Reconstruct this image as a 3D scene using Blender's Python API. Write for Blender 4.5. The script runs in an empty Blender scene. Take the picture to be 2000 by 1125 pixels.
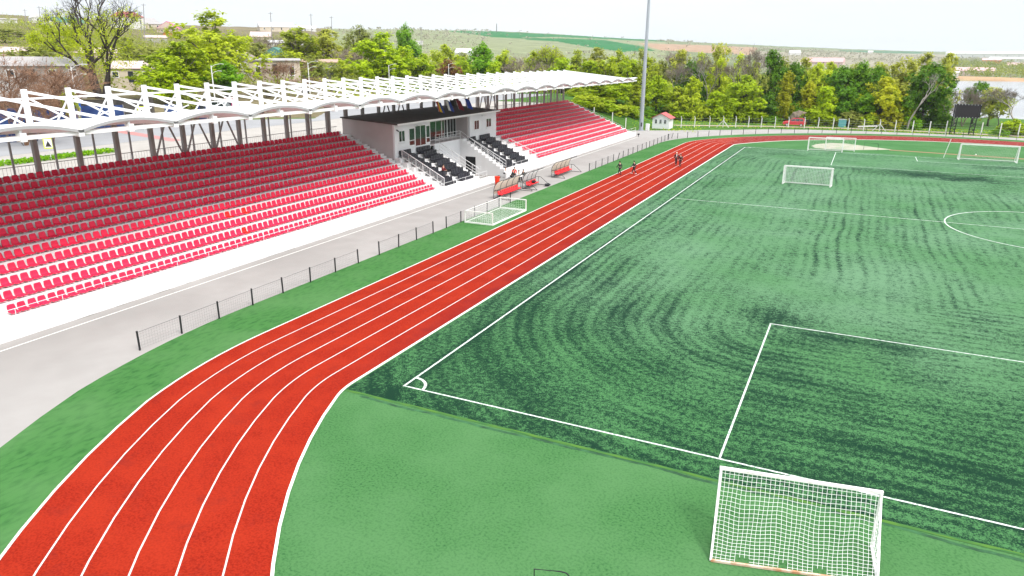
import bpy, bmesh, math, random
import numpy as np
from mathutils import Vector, Matrix
R_ = math.radians
rng = random.Random(7)
scene = bpy.context.scene
COL = scene.collection

# ------------------------------------------------------------------ camera
CP = (17.674222801584154, -25.53874471968509, 14.803460969518046)
YAW, PITCH, ROLL, FPX = 0.44275424624167997, 0.31295431133648616, 0.008002294469957991, 1401.7717752723904
_f = np.array([-math.sin(YAW)*math.cos(PITCH), math.cos(YAW)*math.cos(PITCH), -math.sin(PITCH)])
_r0 = np.array([math.cos(YAW), math.sin(YAW), 0.0]); _u0 = np.cross(_r0, _f)
_r = math.cos(ROLL)*_r0 + math.sin(ROLL)*_u0
_u = -math.sin(ROLL)*_r0 + math.cos(ROLL)*_u0
CPn = np.array(CP)
def ray(x, y): return _f*FPX + _r*(x-1000) + _u*(562.5-y)
def at(x, y, z=0.0):
    d = ray(x, y); t = (z-CP[2])/d[2]; return Vector(CPn + t*d)
def on(x, y, ax, val):
    d = ray(x, y); t = (val-CP[ax])/d[ax]; return Vector(CPn + t*d)
def far(x, y, D):            # point at horizontal distance D
    d = ray(x, y); t = D/math.hypot(d[0], d[1]); return Vector(CPn + t*d)
def proj(P):
    q = np.array(P)-CPn; z = q@_f; return (1000+FPX*(q@_r)/z, 562.5-FPX*(q@_u)/z)
cam = bpy.data.cameras.new("camera"); co = bpy.data.objects.new("camera", cam); COL.objects.link(co)
cam.sensor_width = 36; cam.lens = 36*FPX/2000; cam.clip_end = 20000; cam.clip_start = 0.1
M = Matrix(((_r[0], _u[0], -_f[0], CP[0]), (_r[1], _u[1], -_f[1], CP[1]), (_r[2], _u[2], -_f[2], CP[2]), (0, 0, 0, 1)))
co.matrix_world = M
scene.camera = co

# ------------------------------------------------------------------ light
SUN_AZ, SUN_EL = R_(108), R_(54)      # azimuth from +Y towards +X
w = bpy.data.worlds.new("World"); scene.world = w; w.use_nodes = True
nt = w.node_tree; nt.nodes.clear()
o = nt.nodes.new("ShaderNodeOutputWorld"); bg = nt.nodes.new("ShaderNodeBackground"); sk = nt.nodes.new("ShaderNodeTexSky")
sk.sky_type = 'NISHITA'; sk.sun_disc = False; sk.sun_elevation = SUN_EL; sk.sun_rotation = SUN_AZ
sk.air_density = 1.0; sk.dust_density = 0.6; sk.ozone_density = 1.0; sk.altitude = 50
bg.inputs[1].default_value = 0.15
hsv = nt.nodes.new("ShaderNodeHueSaturation"); hsv.inputs["Saturation"].default_value = .30
nt.links.new(sk.outputs[0], hsv.inputs["Color"])
# thin bright overcast veil over the clear sky
tc = nt.nodes.new("ShaderNodeTexCoord"); mpg = nt.nodes.new("ShaderNodeMapping"); mpg.inputs["Scale"].default_value = (1, 1, 5)
cn = nt.nodes.new("ShaderNodeTexNoise"); cn.inputs["Scale"].default_value = 2.2; cn.inputs["Detail"].default_value = 6
nt.links.new(tc.outputs["Generated"], mpg.inputs[0]); nt.links.new(mpg.outputs[0], cn.inputs["Vector"])
cr = nt.nodes.new("ShaderNodeValToRGB"); cr.color_ramp.elements[0].position = .35; cr.color_ramp.elements[1].position = .65
cr.color_ramp.elements[0].color = (2.60, 2.76, 2.90, 1); cr.color_ramp.elements[1].color = (2.80, 2.87, 2.94, 1)
nt.links.new(cn.outputs[0], cr.inputs[0])
mxs = nt.nodes.new("ShaderNodeMix"); mxs.data_type = 'RGBA'; mxs.inputs[0].default_value = .94
nt.links.new(hsv.outputs[0], mxs.inputs[6]); sxs = nt.nodes.new("ShaderNodeSeparateXYZ"); nt.links.new(tc.outputs["Generated"], sxs.inputs[0])
gr = nt.nodes.new("ShaderNodeMapRange"); gr.inputs[1].default_value = .06; gr.inputs[2].default_value = .75; gr.inputs[3].default_value = 1.0; gr.inputs[4].default_value = 2.3
nt.links.new(sxs.outputs[2], gr.inputs[0]); vm = nt.nodes.new("ShaderNodeVectorMath"); vm.operation = 'SCALE'
nt.links.new(cr.outputs[0], vm.inputs[0]); nt.links.new(gr.outputs[0], vm.inputs["Scale"]); nt.links.new(vm.outputs[0], mxs.inputs[7]); nt.links.new(mxs.outputs[2], bg.inputs[0]); nt.links.new(bg.outputs[0], o.inputs[0])
sl = bpy.data.lights.new("sun", 'SUN'); sl.energy = 1.6; sl.angle = R_(16); sl.color = (1.0, 0.955, 0.89)
so = bpy.data.objects.new("sun", sl); COL.objects.link(so)
so.rotation_euler = Vector((-math.sin(SUN_AZ)*math.cos(SUN_EL), -math.cos(SUN_AZ)*math.cos(SUN_EL), -math.sin(SUN_EL))).to_track_quat('-Z', 'Y').to_euler()
so.location = (60, 60, 120)
scene.view_settings.view_transform = 'Standard'; scene.view_settings.look = 'None'
scene.view_settings.exposure = 1.20; scene.view_settings.gamma = 1; scene.view_settings.use_curve_mapping = False
scene.cycles.max_bounces = 6; scene.cycles.transparent_max_bounces = 12
scene.cycles.diffuse_bounces = 4; scene.cycles.glossy_bounces = 3

# ------------------------------------------------------------------ materials
MATS = {}
def mat(name, c, rough=0.6, c2=None, scale=1.0, lo=0.35, hi=0.65, detail=4, bump=0.0, bscale=None, metal=0.0, spec=0.4,
        c3=None, scale3=0.1, amt3=0.5, stretch=None, objrand=0.0, transl=0.0, emit=None):
    if name in MATS: return MATS[name]
    m = bpy.data.materials.new(name); m.use_nodes = True; t = m.node_tree; N = t.nodes; L = t.links
    b = N["Principled BSDF"]; b.inputs["Roughness"].default_value = rough; b.inputs["Metallic"].default_value = metal
    b.inputs["Specular IOR Level"].default_value = spec
    b.inputs["Base Color"].default_value = (*c, 1)
    geo = N.new("ShaderNodeNewGeometry"); vec = geo.outputs["Position"]
    if stretch:
        mp = N.new("ShaderNodeMapping"); mp.inputs["Scale"].default_value = stretch; L.new(vec, mp.inputs[0]); vec = mp.outputs[0]
    colout = None
    if c2:
        n = N.new("ShaderNodeTexNoise"); n.inputs["Scale"].default_value = scale; n.inputs["Detail"].default_value = detail
        L.new(vec, n.inputs["Vector"])
        rp = N.new("ShaderNodeValToRGB"); rp.color_ramp.elements[0].position = lo; rp.color_ramp.elements[1].position = hi
        rp.color_ramp.elements[0].color = (*c, 1); rp.color_ramp.elements[1].color = (*c2, 1)
        L.new(n.outputs[0], rp.inputs[0]); colout = rp.outputs[0]
    if c3:
        n = N.new("ShaderNodeTexNoise"); n.inputs["Scale"].default_value = scale3; n.inputs["Detail"].default_value = 6
        L.new(geo.outputs["Position"], n.inputs["Vector"])
        mr = N.new("ShaderNodeMapRange"); mr.inputs[1].default_value = .42; mr.inputs[2].default_value = .62; mr.inputs[4].default_value = amt3
        L.new(n.outputs[0], mr.inputs[0])
        mx = N.new("ShaderNodeMix"); mx.data_type = 'RGBA'
        L.new(mr.outputs[0], mx.inputs[0]); mx.inputs[7].default_value = (*c3, 1)
        if colout: L.new(colout, mx.inputs[6])
        else: mx.inputs[6].default_value = (*c, 1)
        colout = mx.outputs[2]
    if objrand:
        oi = N.new("ShaderNodeObjectInfo"); h = N.new("ShaderNodeHueSaturation")
        mr = N.new("ShaderNodeMapRange"); mr.inputs[3].default_value = 1-objrand; mr.inputs[4].default_value = 1+objrand
        L.new(oi.outputs["Random"], mr.inputs[0]); L.new(mr.outputs[0], h.inputs["Value"])
        if colout: L.new(colout, h.inputs["Color"])
        else: h.inputs["Color"].default_value = (*c, 1)
        colout = h.outputs[0]
    if colout: L.new(colout, b.inputs["Base Color"])
    if bump:
        n = N.new("ShaderNodeTexNoise"); n.inputs["Scale"].default_value = bscale or scale*3; n.inputs["Detail"].default_value = 4
        L.new(vec, n.inputs["Vector"])
        bp = N.new("ShaderNodeBump"); bp.inputs["Strength"].default_value = bump; bp.inputs["Distance"].default_value = 0.03
        L.new(n.outputs[0], bp.inputs["Height"]); L.new(bp.outputs[0], b.inputs["Normal"])
    if transl:
        tr = N.new("ShaderNodeBsdfTranslucent"); ms = N.new("ShaderNodeMixShader"); ms.inputs[0].default_value = transl
        if colout: L.new(colout, tr.inputs[0])
        else: tr.inputs[0].default_value = (*c, 1)
        out = N["Material Output"]; L.new(b.outputs[0], ms.inputs[1]); L.new(tr.outputs[0], ms.inputs[2]); L.new(ms.outputs[0], out.inputs[0])
    MATS[name] = m
    return m

# ------------------------------------------------------------------ mesh builder
class MB:
    def __init__(s): s.v = []; s.f = []; s.mi = []
    def add(s, vs, fs, mi=0):
        b = len(s.v); s.v += [tuple(q) for q in vs]; s.f += [tuple(b+i for i in f) for f in fs]; s.mi += [mi]*len(fs); return s
    def box(s, x0, y0, z0, x1, y1, z1, mi=0):
        return s.add([(x0,y0,z0),(x1,y0,z0),(x1,y1,z0),(x0,y1,z0),(x0,y0,z1),(x1,y0,z1),(x1,y1,z1),(x0,y1,z1)],
              [(0,3,2,1),(4,5,6,7),(0,1,5,4),(1,2,6,5),(2,3,7,6),(3,0,4,7)], mi)
    def bar(s, a, b, w, h=None, up=(0,0,1), mi=0):
        a = Vector(a); b = Vector(b); h = h or w; d = (b-a).normalized(); u = Vector(up)
        if abs(d.dot(u)) > .98: u = Vector((1,0,0))
        x = d.cross(u).normalized()*(w/2); y = x.cross(d).normalized()*(h/2)
        vs = [p+e for p in (a, b) for e in (-x-y, x-y, x+y, -x+y)]
        return s.add(vs, [(0,3,2,1),(4,5,6,7),(0,1,5,4),(1,2,6,5),(2,3,7,6),(3,0,4,7)], mi)
    def tube(s, pts, r, n=6, mi=0, cap=True):
        pts = [Vector(p) for p in pts]; rs = r if isinstance(r, (list, tuple)) else [r]*len(pts)
        rings = []; ref = None
        for i, p in enumerate(pts):
            d = ((pts[min(i+1, len(pts)-1)]-pts[max(i-1, 0)])).normalized()
            if ref is None or abs(d.dot(ref)) > .95: ref = Vector((0,0,1)) if abs(d.z) < .9 else Vector((1,0,0))
            x = d.cross(ref).normalized(); y = x.cross(d)
            rings.append([p+(x*math.cos(2*math.pi*k/n)+y*math.sin(2*math.pi*k/n))*rs[i] for k in range(n)])
        fs = [(i*n+k, i*n+(k+1) % n, (i+1)*n+(k+1) % n, (i+1)*n+k) for i in range(len(pts)-1) for k in range(n)]
        if cap: fs += [tuple(range(n-1, -1, -1)), tuple(range((len(pts)-1)*n, len(pts)*n))]
        return s.add([q for rr in rings for q in rr], fs, mi)
    def poly(s, pts, z=None, mi=0):
        return s.add([(p[0], p[1], p[2] if z is None else z) for p in pts], [tuple(range(len(pts)))], mi)
    def prism(s, pts, a, b, ax=1, mi=0):     # 2D polygon extruded along axis ax from a to b
        def mk(q, t): return (t, q[0], q[1]) if ax == 0 else ((q[0], t, q[1]) if ax == 1 else (q[0], q[1], t))
        n = len(pts)
        vs = [mk(q, a) for q in pts]+[mk(q, b) for q in pts]
        return s.add(vs, [tuple(range(n)), tuple(range(2*n-1, n-1, -1))]+[(i, i+n, (i+1) % n+n, (i+1) % n) for i in range(n)], mi)
    def lathe(s, prof, c=(0,0,0), n=12, mi=0):
        vs = [(c[0]+r*math.cos(2*math.pi*k/n), c[1]+r*math.sin(2*math.pi*k/n), c[2]+z) for r, z in prof for k in range(n)]
        fs = [(i*n+k, i*n+(k+1) % n, (i+1)*n+(k+1) % n, (i+1)*n+k) for i in range(len(prof)-1) for k in range(n)]
        fs += [tuple(range(n-1, -1, -1)), tuple(range((len(prof)-1)*n, len(prof)*n))]
        return s.add(vs, fs, mi)
    def strip(s, pts, w, z, closed=False, mi=0):
        P = [Vector((p[0], p[1])) for p in pts]; n = len(P); Lf = []; Rt = []
        for i in range(n):
            a = P[i-1] if (i > 0 or closed) else P[i]; c = P[(i+1) % n] if (i < n-1 or closed) else P[i]
            d1 = (P[i]-a); d2 = (c-P[i])
            d1 = d1.normalized() if d1.length > 1e-9 else d2.normalized(); d2 = d2.normalized() if d2.length > 1e-9 else d1
            t = (d1+d2).normalized(); nrm = Vector((-t.y, t.x)); k = max(.4, nrm.dot(Vector((-d1.y, d1.x))))
            Lf.append(P[i]+nrm*(w/2/k)); Rt.append(P[i]-nrm*(w/2/k))
        m = n if closed else n-1
        return s.add([(*q, z) for q in Lf]+[(*q, z) for q in Rt], [(n+i, n+(i+1) % n, (i+1) % n, i) for i in range(m)], mi)
    def mesh(s, name, mats, off=None, smooth=False):
        me = bpy.data.meshes.new(name)
        vs = s.v if off is None else [(a-off[0], b-off[1], c-off[2]) for a, b, c in s.v]
        me.from_pydata(vs, [], s.f)
        for m in (mats if isinstance(mats, (list, tuple)) else [mats]): me.materials.append(m)
        if any(s.mi): me.polygons.foreach_set("material_index", s.mi)
        if smooth: me.polygons.foreach_set("use_smooth", [True]*len(s.f))
        me.update(); return me
    def build(s, name, mats, parent=None, smooth=False, origin=None):
        off = None
        if parent is not None: off = wloc(parent)
        elif origin is not None: off = origin
        o = bpy.data.objects.new(name, s.mesh(name, mats, off, smooth)); COL.objects.link(o)
        if parent is not None: o.parent = parent
        elif origin is not None: o.location = origin
        return o
def wloc(o):
    p = Vector((0,0,0))
    while o is not None: p = p+Vector(o.location); o = o.parent
    return p
def fixn(o):
    bm = bmesh.new(); bm.from_mesh(o.data); bmesh.ops.recalc_face_normals(bm, faces=bm.faces); bm.to_mesh(o.data); bm.free(); return o
def bevel(o, wd, seg=2):
    bm = bmesh.new(); bm.from_mesh(o.data)
    bmesh.ops.bevel(bm, geom=bm.edges[:], offset=wd, segments=seg, affect='EDGES', profile=.6); bm.to_mesh(o.data); bm.free(); return o
def thing(name, label, cat, loc=(0,0,0), group=None):
    o = bpy.data.objects.new(name, None); COL.objects.link(o); o.location = loc; o.empty_display_size = .3
    o['label'] = label; o['category'] = cat
    if group: o['group'] = group
    return o
def tag(o, label, cat, group=None, kind=None):
    o['label'] = label; o['category'] = cat
    if group: o['group'] = group
    if kind: o['kind'] = kind
    return o
def struct(o, kind='structure'): o['kind'] = kind; return o
KIDS = {}
def dup(root, loc=None, rotz=None, label=None, scale=None):
    r = root.copy(); COL.objects.link(r)
    if loc is not None: r.location = loc
    if rotz is not None: r.rotation_euler = (0, 0, rotz)
    if scale is not None: r.scale = scale if isinstance(scale, (tuple, list)) else (scale,)*3
    if label: r['label'] = label
    if root.name not in KIDS: KIDS[root.name] = [(c, list(c.children)) for c in root.children]
    for c, gs in KIDS[root.name]:
        d = c.copy(); COL.objects.link(d); d.parent = r
        for g in gs:
            e = g.copy(); COL.objects.link(e); e.parent = d
    return r
ORD = ['zeroth','first','second','third','fourth','fifth','sixth','seventh','eighth','ninth','tenth','eleventh','twelfth','thirteenth','fourteenth','fifteenth','sixteenth','seventeenth','eighteenth','nineteenth']
def ordw(n):
    if n < 20: return ORD[n]
    tens = ['','','twent','thirt','fort','fift','sixt','sevent','eight','ninet'][n//10]
    return tens+'ieth' if n % 10 == 0 else tens+'y-'+ORD[n % 10]
# ================================================================== GROUND
concrete = mat("concrete", (.29,.272,.260), .9, (.33,.312,.300), .5, .3, .7, bump=.08, bscale=8, c3=(.25,.235,.225), scale3=.12, amt3=.5)
white_line = mat("line_paint", (.62,.64,.62), .9, (.20,.33,.23), 9, .46, .66, detail=8)
track_line = mat("track_line_paint", (.60,.56,.54), .8, (.46,.28,.24), 8, .52, .75, detail=8)
SKY_T = [(-900,60,500),(-200,30,600),(0,26,700),(120,33,700),(200,36,720),(300,44,740),(400,50,800),(500,53,850),(600,55,900),(700,57,1100),(800,57,1500),(900,59,1900),
         (1000,62,2000),(1100,67,2100),(1200,74,2200),(1300,79,2300),(1400,84,2500),(1500,88.5,2800),(1600,93,3100),(1700,97,3500),(1800,100,3900),(1900,102,4200),(2000,104.5,4500),(2300,112,4500),(2900,122,4500)]
_az = []; _zr = []; _dr = []; _d0 = []
for x, y, D in SKY_T:
    P = far(x, y, D); _az.append(math.atan2(P.x-CP[0], P.y-CP[1])); _zr.append(P.z); _dr.append(D)
    _d0.append(np.interp(x, [600, 1000, 1400, 1800], [115, 330, 420, 950]))
def ss(a, b, x):
    t = np.clip((x-a)/(b-a), 0, 1); return t*t*(3-2*t)
def hgt(X, Y):
    X = np.asarray(X, float); Y = np.asarray(Y, float)
    dx = X-CP[0]; dy = Y-CP[1]; d = np.hypot(dx, dy); az = np.arctan2(dx, dy)
    k = ss(115, 122, Y)
    lo = -34*(1-k)+(-27)*k; hi = -37*(1-k)+(-44)*k
    west = 5.45*np.clip((lo-X)/(lo-hi), 0, 1)-.06
    west = west*(1-ss(150, 260, Y)*.9)
    near = west - 1.6*ss(156, 210, Y)*(1-ss(-60,-30,-X)*0) 
    near = np.where(X > -44, near, np.maximum(near, west-1.0))
    lake = ss(232, 246, Y)*ss(14, 24, X-.06*(Y-235))*(1-ss(725, 742, Y))
    near = near-4.5*lake
    zr = np.interp(az, _az, _zr); dr = np.interp(az, _az, _dr); d0 = np.interp(az, _az, _d0)
    t = np.clip((d-d0)/(dr-d0), 0, 1)
    far_ = np.where(d > d0, (zr-near)*np.power(t, 1.08), 0)
    out = near+far_-np.where(d > dr, (d-dr)*.03, 0)
    wob = np.sin(X*.011+1.3)*np.cos(Y*.009)*ss(350, 900, d)*3.0*(1-t*.8)
    return out+wob
def hz(x, y): return float(hgt(x, y))
# polar sheet around the camera foot
azs = np.concatenate([np.arange(-180, -66, 4.0), np.arange(-66, 14, .14), np.arange(14, 180, 4.0)])
rs = [4.0]
while rs[-1] < 7500: rs.append(rs[-1]*1.028+.05)
rs = np.array(rs)
A, Rr = np.meshgrid(np.radians(azs), rs)
X = CP[0]+Rr*np.sin(A); Y = CP[1]+Rr*np.cos(A); Z = hgt(X, Y)
na, nr = len(azs), len(rs)
idx = np.arange(na*nr).reshape(nr, na)
q = np.stack([idx[:-1, :], np.roll(idx, -1, 1)[:-1, :], np.roll(idx, -1, 1)[1:, :], idx[1:, :]], -1).reshape(-1, 4)
me = bpy.data.meshes.new("ground")
vs = np.stack([X, Y, Z], -1).reshape(-1, 3)
me.vertices.add(len(vs)); me.vertices.foreach_set("co", vs.ravel())
me.loops.add(q.size); me.loops.foreach_set("vertex_index", q[:, ::-1].ravel().astype(np.int32))
me.polygons.add(len(q)); me.polygons.foreach_set("loop_start", np.arange(0, q.size, 4, dtype=np.int32)); me.polygons.foreach_set("loop_total", np.full(len(q), 4, dtype=np.int32))
me.update(calc_edges=True)
me.polygons.foreach_set("use_smooth", [True]*len(q))
# crops and soil: each field is a colour of the land itself
Dv = np.hypot(X-CP[0], Y-CP[1]).ravel()
Pq = vs-CPn; zz = Pq@_f; zz = np.where(np.abs(zz) < 1e-3, 1e-3, zz)
px = 1000+FPX*(Pq@_r)/zz; py = 562.5-FPX*(Pq@_u)/zz
def inpoly(poly):
    r = np.zeros(len(px), bool); n = len(poly)
    for i in range(n):
        x0, y0 = poly[i]; x1, y1 = poly[(i+1) % n]
        if y0 == y1: continue
        c = ((y0 > py) != (y1 > py)) & (px < (x1-x0)*(py-y0)/(y1-y0)+x0); r ^= c
    return r & (Dv > 250) & (zz > 0)
colr = np.tile(np.array([.055,.13,.018]), (len(vs), 1))          # meadow grass
az_ = A.ravel()
town = (Dv > 118) & (az_ < np.radians(-33)) ; colr[town] = (.15,.125,.07)
hill = (Dv > 340) & (az_ >= np.radians(-33)); colr[hill] = (.145,.172,.085)
hl = (Dv > 500) & (px > 640) & (px < 1300); colr[hl] = (.185,.205,.11)
def field(poly, c): colr[inpoly(poly)] = c
field([(870,60),(960,61),(1100,68),(1230,75),(1290,79),(1300,82),(1200,77),(1080,72),(990,74),(960,72)], (.012,.125,.03))
field([(965,66),(1010,74),(1100,75),(1180,78),(1250,90),(1280,99),(1215,101),(1150,92),(1080,80),(1000,75)], (.012,.125,.03))
field([(1245,84),(1400,89),(1480,93),(1470,108),(1380,103),(1290,98)], (.30,.20,.13))
field([(1480,92),(1700,100),(1700,104),(1500,97)], (.20,.21,.13))
field([(1640,98),(1800,101),(1800,105),(1640,101)], (.05,.13,.06))
field([(1480,100),(1850,106),(1850,140),(1480,128)], (.24,.22,.16))
shore = (px > 1700) & (Dv > 755) & (Dv < 850) & (zz > 0); colr[shore] = (.36,.23,.13)
ca = me.color_attributes.new("land", 'FLOAT_COLOR', 'POINT')
ca.data.foreach_set("color", np.concatenate([colr, np.ones((len(vs), 1))], 1).ravel())
gm = mat("land", (.1,.1,.05), .95, spec=.1)
t = gm.node_tree; N = t.nodes; L = t.links
at_ = N.new("ShaderNodeAttribute"); at_.attribute_name = "land"
geo = N.new("ShaderNodeNewGeometry")
n1 = N.new("ShaderNodeTexNoise"); n1.inputs["Scale"].default_value = .9; n1.inputs["Detail"].default_value = 8
n2 = N.new("ShaderNodeTexNoise"); n2.inputs["Scale"].default_value = .035; n2.inputs["Detail"].default_value = 7
L.new(geo.outputs["Position"], n1.inputs["Vector"]); L.new(geo.outputs["Position"], n2.inputs["Vector"])
hs = N.new("ShaderNodeHueSaturation"); ma = N.new("ShaderNodeMath"); ma.operation = 'ADD'
m1 = N.new("ShaderNodeMapRange"); m1.inputs[1].default_value = .3; m1.inputs[2].default_value = .7; m1.inputs[3].default_value = -.28; m1.inputs[4].default_value = .28
m2 = N.new("ShaderNodeMapRange"); m2.inputs[1].default_value = .3; m2.inputs[2].default_value = .7; m2.inputs[3].default_value = .78; m2.inputs[4].default_value = 1.2
L.new(n1.outputs[0], m1.inputs[0]); L.new(n2.outputs[0], m2.inputs[0]); L.new(m1.outputs[0], ma.inputs[0]); L.new(m2.outputs[0], ma.inputs[1])
L.new(ma.outputs[0], hs.inputs["Value"]); L.new(at_.outputs["Color"], hs.inputs["Color"]); L.new(hs.outputs[0], N["Principled BSDF"].inputs["Base Color"])
me.materials.append(gm)
go = bpy.data.objects.new("ground", me); COL.objects.link(go); struct(go)
# lake
wm = mat("lake_water", (.20,.21,.225), .2, (.26,.27,.28), .05, spec=.5, bump=.05, bscale=.6)
struct(MB().poly([(0,231),(900,231),(900,748),(0,748)], -2.9).build("lake_water", wm))

# ---------------------------------------------------------------- stadium sheets
CX, CN, CF = 35.3, 14.4, 91.3
PW, PL = 70.62, 105.67
def oval(a, r, n=44):
    """closed outline: straight sides at CX-/+a, rounded ends, eased corners; the near end is made of two tighter bends"""
    f = .7+max(0, a-37.5)/8.4*3.6; pts = []
    for cy, sg, off, rr in ((CF, 1, 0.0, r), (9.0, -1, 5.3, r-7.5)):
        th = math.asin(min(1, (a-off)/rr)); dt = f/rr; arc = []
        for i in range(n+1):
            ph = -th+dt+2*(th-dt)*i/n; cx = CX+(off if ph < 0 else -off if ph > 0 else 0)*(-sg)
            arc.append((cx+sg*rr*math.sin(ph), cy+sg*rr*math.cos(ph)))
        yc = cy+sg*rr*math.cos(th)
        for end in (0, 1):
            xs = CX-sg*a if end == 0 else CX+sg*a
            P0 = (xs, yc-sg*f); P1 = (xs, yc); P2 = arc[0] if end == 0 else arc[-1]
            bz = [tuple((1-u)**2*P0[k]+2*u*(1-u)*P1[k]+u*u*P2[k] for k in (0, 1)) for u in [q/8 for q in range(8)]]
            if end == 0: pts += bz+arc
            else: pts += bz[::-1]
    return pts
def ring(a0, r0, a1, r1, z, mb):
    p = oval(a0, r0); q = oval(a1, r1); n = len(p)
    mb.add([(*c, z) for c in p]+[(*c, z) for c in q], [(i, (i+1) % n, n+(i+1) % n, n+i) for i in range(n)]); return mb
path_pts = [(-24,-45),(120,-45),(120,60),(112,100),(98,128),(80,142),(60,148.5),(46,149),(35,149.3),(20,148.6),(8,146),(0,142.6),(-8,136.6),(-14,132.3),(-19.5,128.7),(-25.5,124.8),(-27,114.3),(-24,114.3)]
struct(MB().poly(path_pts, 0.0).build("concrete_path", concrete))
turf_green = mat("green_turf", (.058,.155,.053), 1.0, (.022,.082,.027), 11, .46, .72, detail=11, c3=(.082,.185,.074), scale3=.25, amt3=.45, bump=.1, bscale=30, spec=.02)
strip_green = mat("strip_turf", (.052,.152,.043), 1.0, (.023,.088,.025), 4.2, .46, .74, detail=11, c3=(.078,.178,.064), scale3=.22, amt3=.6, stretch=(1,.4,1), bump=.1, bscale=30, spec=.02)
struct(ring(46.05, 49.78, 50.15, 53.5, .008, MB()).build("green_margin", strip_green))
tm = mat("track_rubber", (.285,.021,.009), .95, (.175,.010,.005), 14, .42, .68, detail=9, c3=(.33,.028,.011), scale3=.5, amt3=.45, bump=.3, bscale=40, spec=.03)
# worn darker patches towards the inner lane and near the bend
t = tm.node_tree; N = t.nodes; L = t.links; bs = N["Principled BSDF"]; src = bs.inputs["Base Color"].links[0].from_socket
geo = N.new("ShaderNodeNewGeometry"); nz = N.new("ShaderNodeTexNoise"); nz.inputs["Scale"].default_value = .55; nz.inputs["Detail"].default_value = 9; nz.inputs["Roughness"].default_value = .7
L.new(geo.outputs["Position"], nz.inputs["Vector"])
mr = N.new("ShaderNodeMapRange"); mr.inputs[1].default_value = .55; mr.inputs[2].default_value = .71; mr.inputs[4].default_value = .62; L.new(nz.outputs[0], mr.inputs[0])
mx = N.new("ShaderNodeMix"); mx.data_type = 'RGBA'; L.new(mr.outputs[0], mx.inputs[0]); L.new(src, mx.inputs[6]); mx.inputs[7].default_value = (.17,.016,.012,1)
sx = N.new("ShaderNodeSeparateXYZ"); L.new(geo.outputs["Position"], sx.inputs[0])
m3 = N.new("ShaderNodeMapRange"); m3.inputs[1].default_value = -4.1; m3.inputs[2].default_value = -2.4; m3.inputs[4].default_value = .55; L.new(sx.outputs[0], m3.inputs[0])
m4 = N.new("ShaderNodeMapRange"); m4.inputs[1].default_value = -3; m4.inputs[2].default_value = 8; L.new(sx.outputs[1], m4.inputs[0])
mm = N.new("ShaderNodeMath"); mm.operation = 'MULTIPLY'; L.new(m3.outputs[0], mm.inputs[0]); L.new(m4.outputs[0], mm.inputs[1])
my = N.new("ShaderNodeMath"); my.operation = 'MULTIPLY'; L.new(nz.outputs[0], my.inputs[0]); L.new(mm.outputs[0], my.inputs[1])
my2 = N.new("ShaderNodeMath"); my2.operation = 'MULTIPLY'; my2.inputs[1].default_value = 1.9; my2.use_clamp = True; L.new(my.outputs[0], my2.inputs[0])
mx2 = N.new("ShaderNodeMix"); mx2.data_type = 'RGBA'; L.new(my2.outputs[0], mx2.inputs[0]); L.new(mx.outputs[2], mx2.inputs[6]); mx2.inputs[7].default_value = (.13,.012,.016,1)
L.new(mx2.outputs[2], bs.inputs["Base Color"])
struct(ring(37.72, 41.58, 46.05, 49.78, .014, MB()).build("running_track", tm))
lb = MB()
for i in range(7):
    k = i/6; a = 37.72+8.33*k; r = 41.58+8.20*k
    if i == 0: continue
    wd = .030 if i < 6 else .055
    ring(a-wd, r-wd, a+wd, r+wd, .020, lb)
struct(lb.build("lane_lines", track_line))
kb = MB(); p = oval(37.72-.10, 41.58-.10); q = oval(37.72, 41.58); n = len(p)   # low white kerb on the inside of the track
for (ring0, z0, ring1, z1) in ((p, .0, p, .05), (p, .05, q, .05), (q, .05, q, .0)):
    kb.add([(*c, z0) for c in ring0]+[(*c, z1) for c in ring1], [(i, (i+1) % n, n+(i+1) % n, n+i) for i in range(n)])
struct(kb.build("track_kerb", mat("kerb_white", (.80,.79,.77), .7, (.60,.58,.55), 6, .55, .8)))
struct(MB().poly(oval(37.72-.08, 41.58-.08), .004).build("infield_turf", turf_green))
# pitch carpet with drifts of black rubber crumb
pm = bpy.data.materials.new("pitch_carpet"); pm.use_nodes = True; t = pm.node_tree; N = t.nodes; L = t.links; bs = N["Principled BSDF"]
bs.inputs["Roughness"].default_value = 1.0; bs.inputs["Specular IOR Level"].default_value = .02
def math_(op, a, b=None, clamp=False):
    n = N.new("ShaderNodeMath"); n.operation = op; n.use_clamp = clamp
    for i, s in enumerate((a, b)):
        if s is None: continue
        if isinstance(s, (int, float)): n.inputs[i].default_value = s
        else: L.new(s, n.inputs[i])
    return n.outputs[0]
def rngm(s, a, b, c=0, d=1, smooth=False):
    n = N.new("ShaderNodeMapRange"); n.inputs[1].default_value = a; n.inputs[2].default_value = b; n.inputs[3].default_value = c; n.inputs[4].default_value = d
    if smooth: n.interpolation_type = 'SMOOTHSTEP'
    L.new(s, n.inputs[0]); return n.outputs[0]
geo = N.new("ShaderNodeNewGeometry"); pos = geo.outputs["Position"]; sx = N.new("ShaderNodeSeparateXYZ"); L.new(pos, sx.inputs[0]); PX, PY = sx.outputs[0], sx.outputs[1]
def noise(scale, detail=4, rough=.5, vec=None, stretch=None):
    n = N.new("ShaderNodeTexNoise"); n.inputs["Scale"].default_value = scale; n.inputs["Detail"].default_value = detail; n.inputs["Roughness"].default_value = rough
    v = vec or pos
    if stretch:
        mp = N.new("ShaderNodeMapping"); mp.inputs["Scale"].default_value = stretch; L.new(v, mp.inputs[0]); v = mp.outputs[0]
    L.new(v, n.inputs["Vector"]); return n.outputs[0]
RAD = 15.0
wob = math_('MULTIPLY', math_('SUBTRACT', noise(.055, 2), .5), 2.6)
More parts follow.
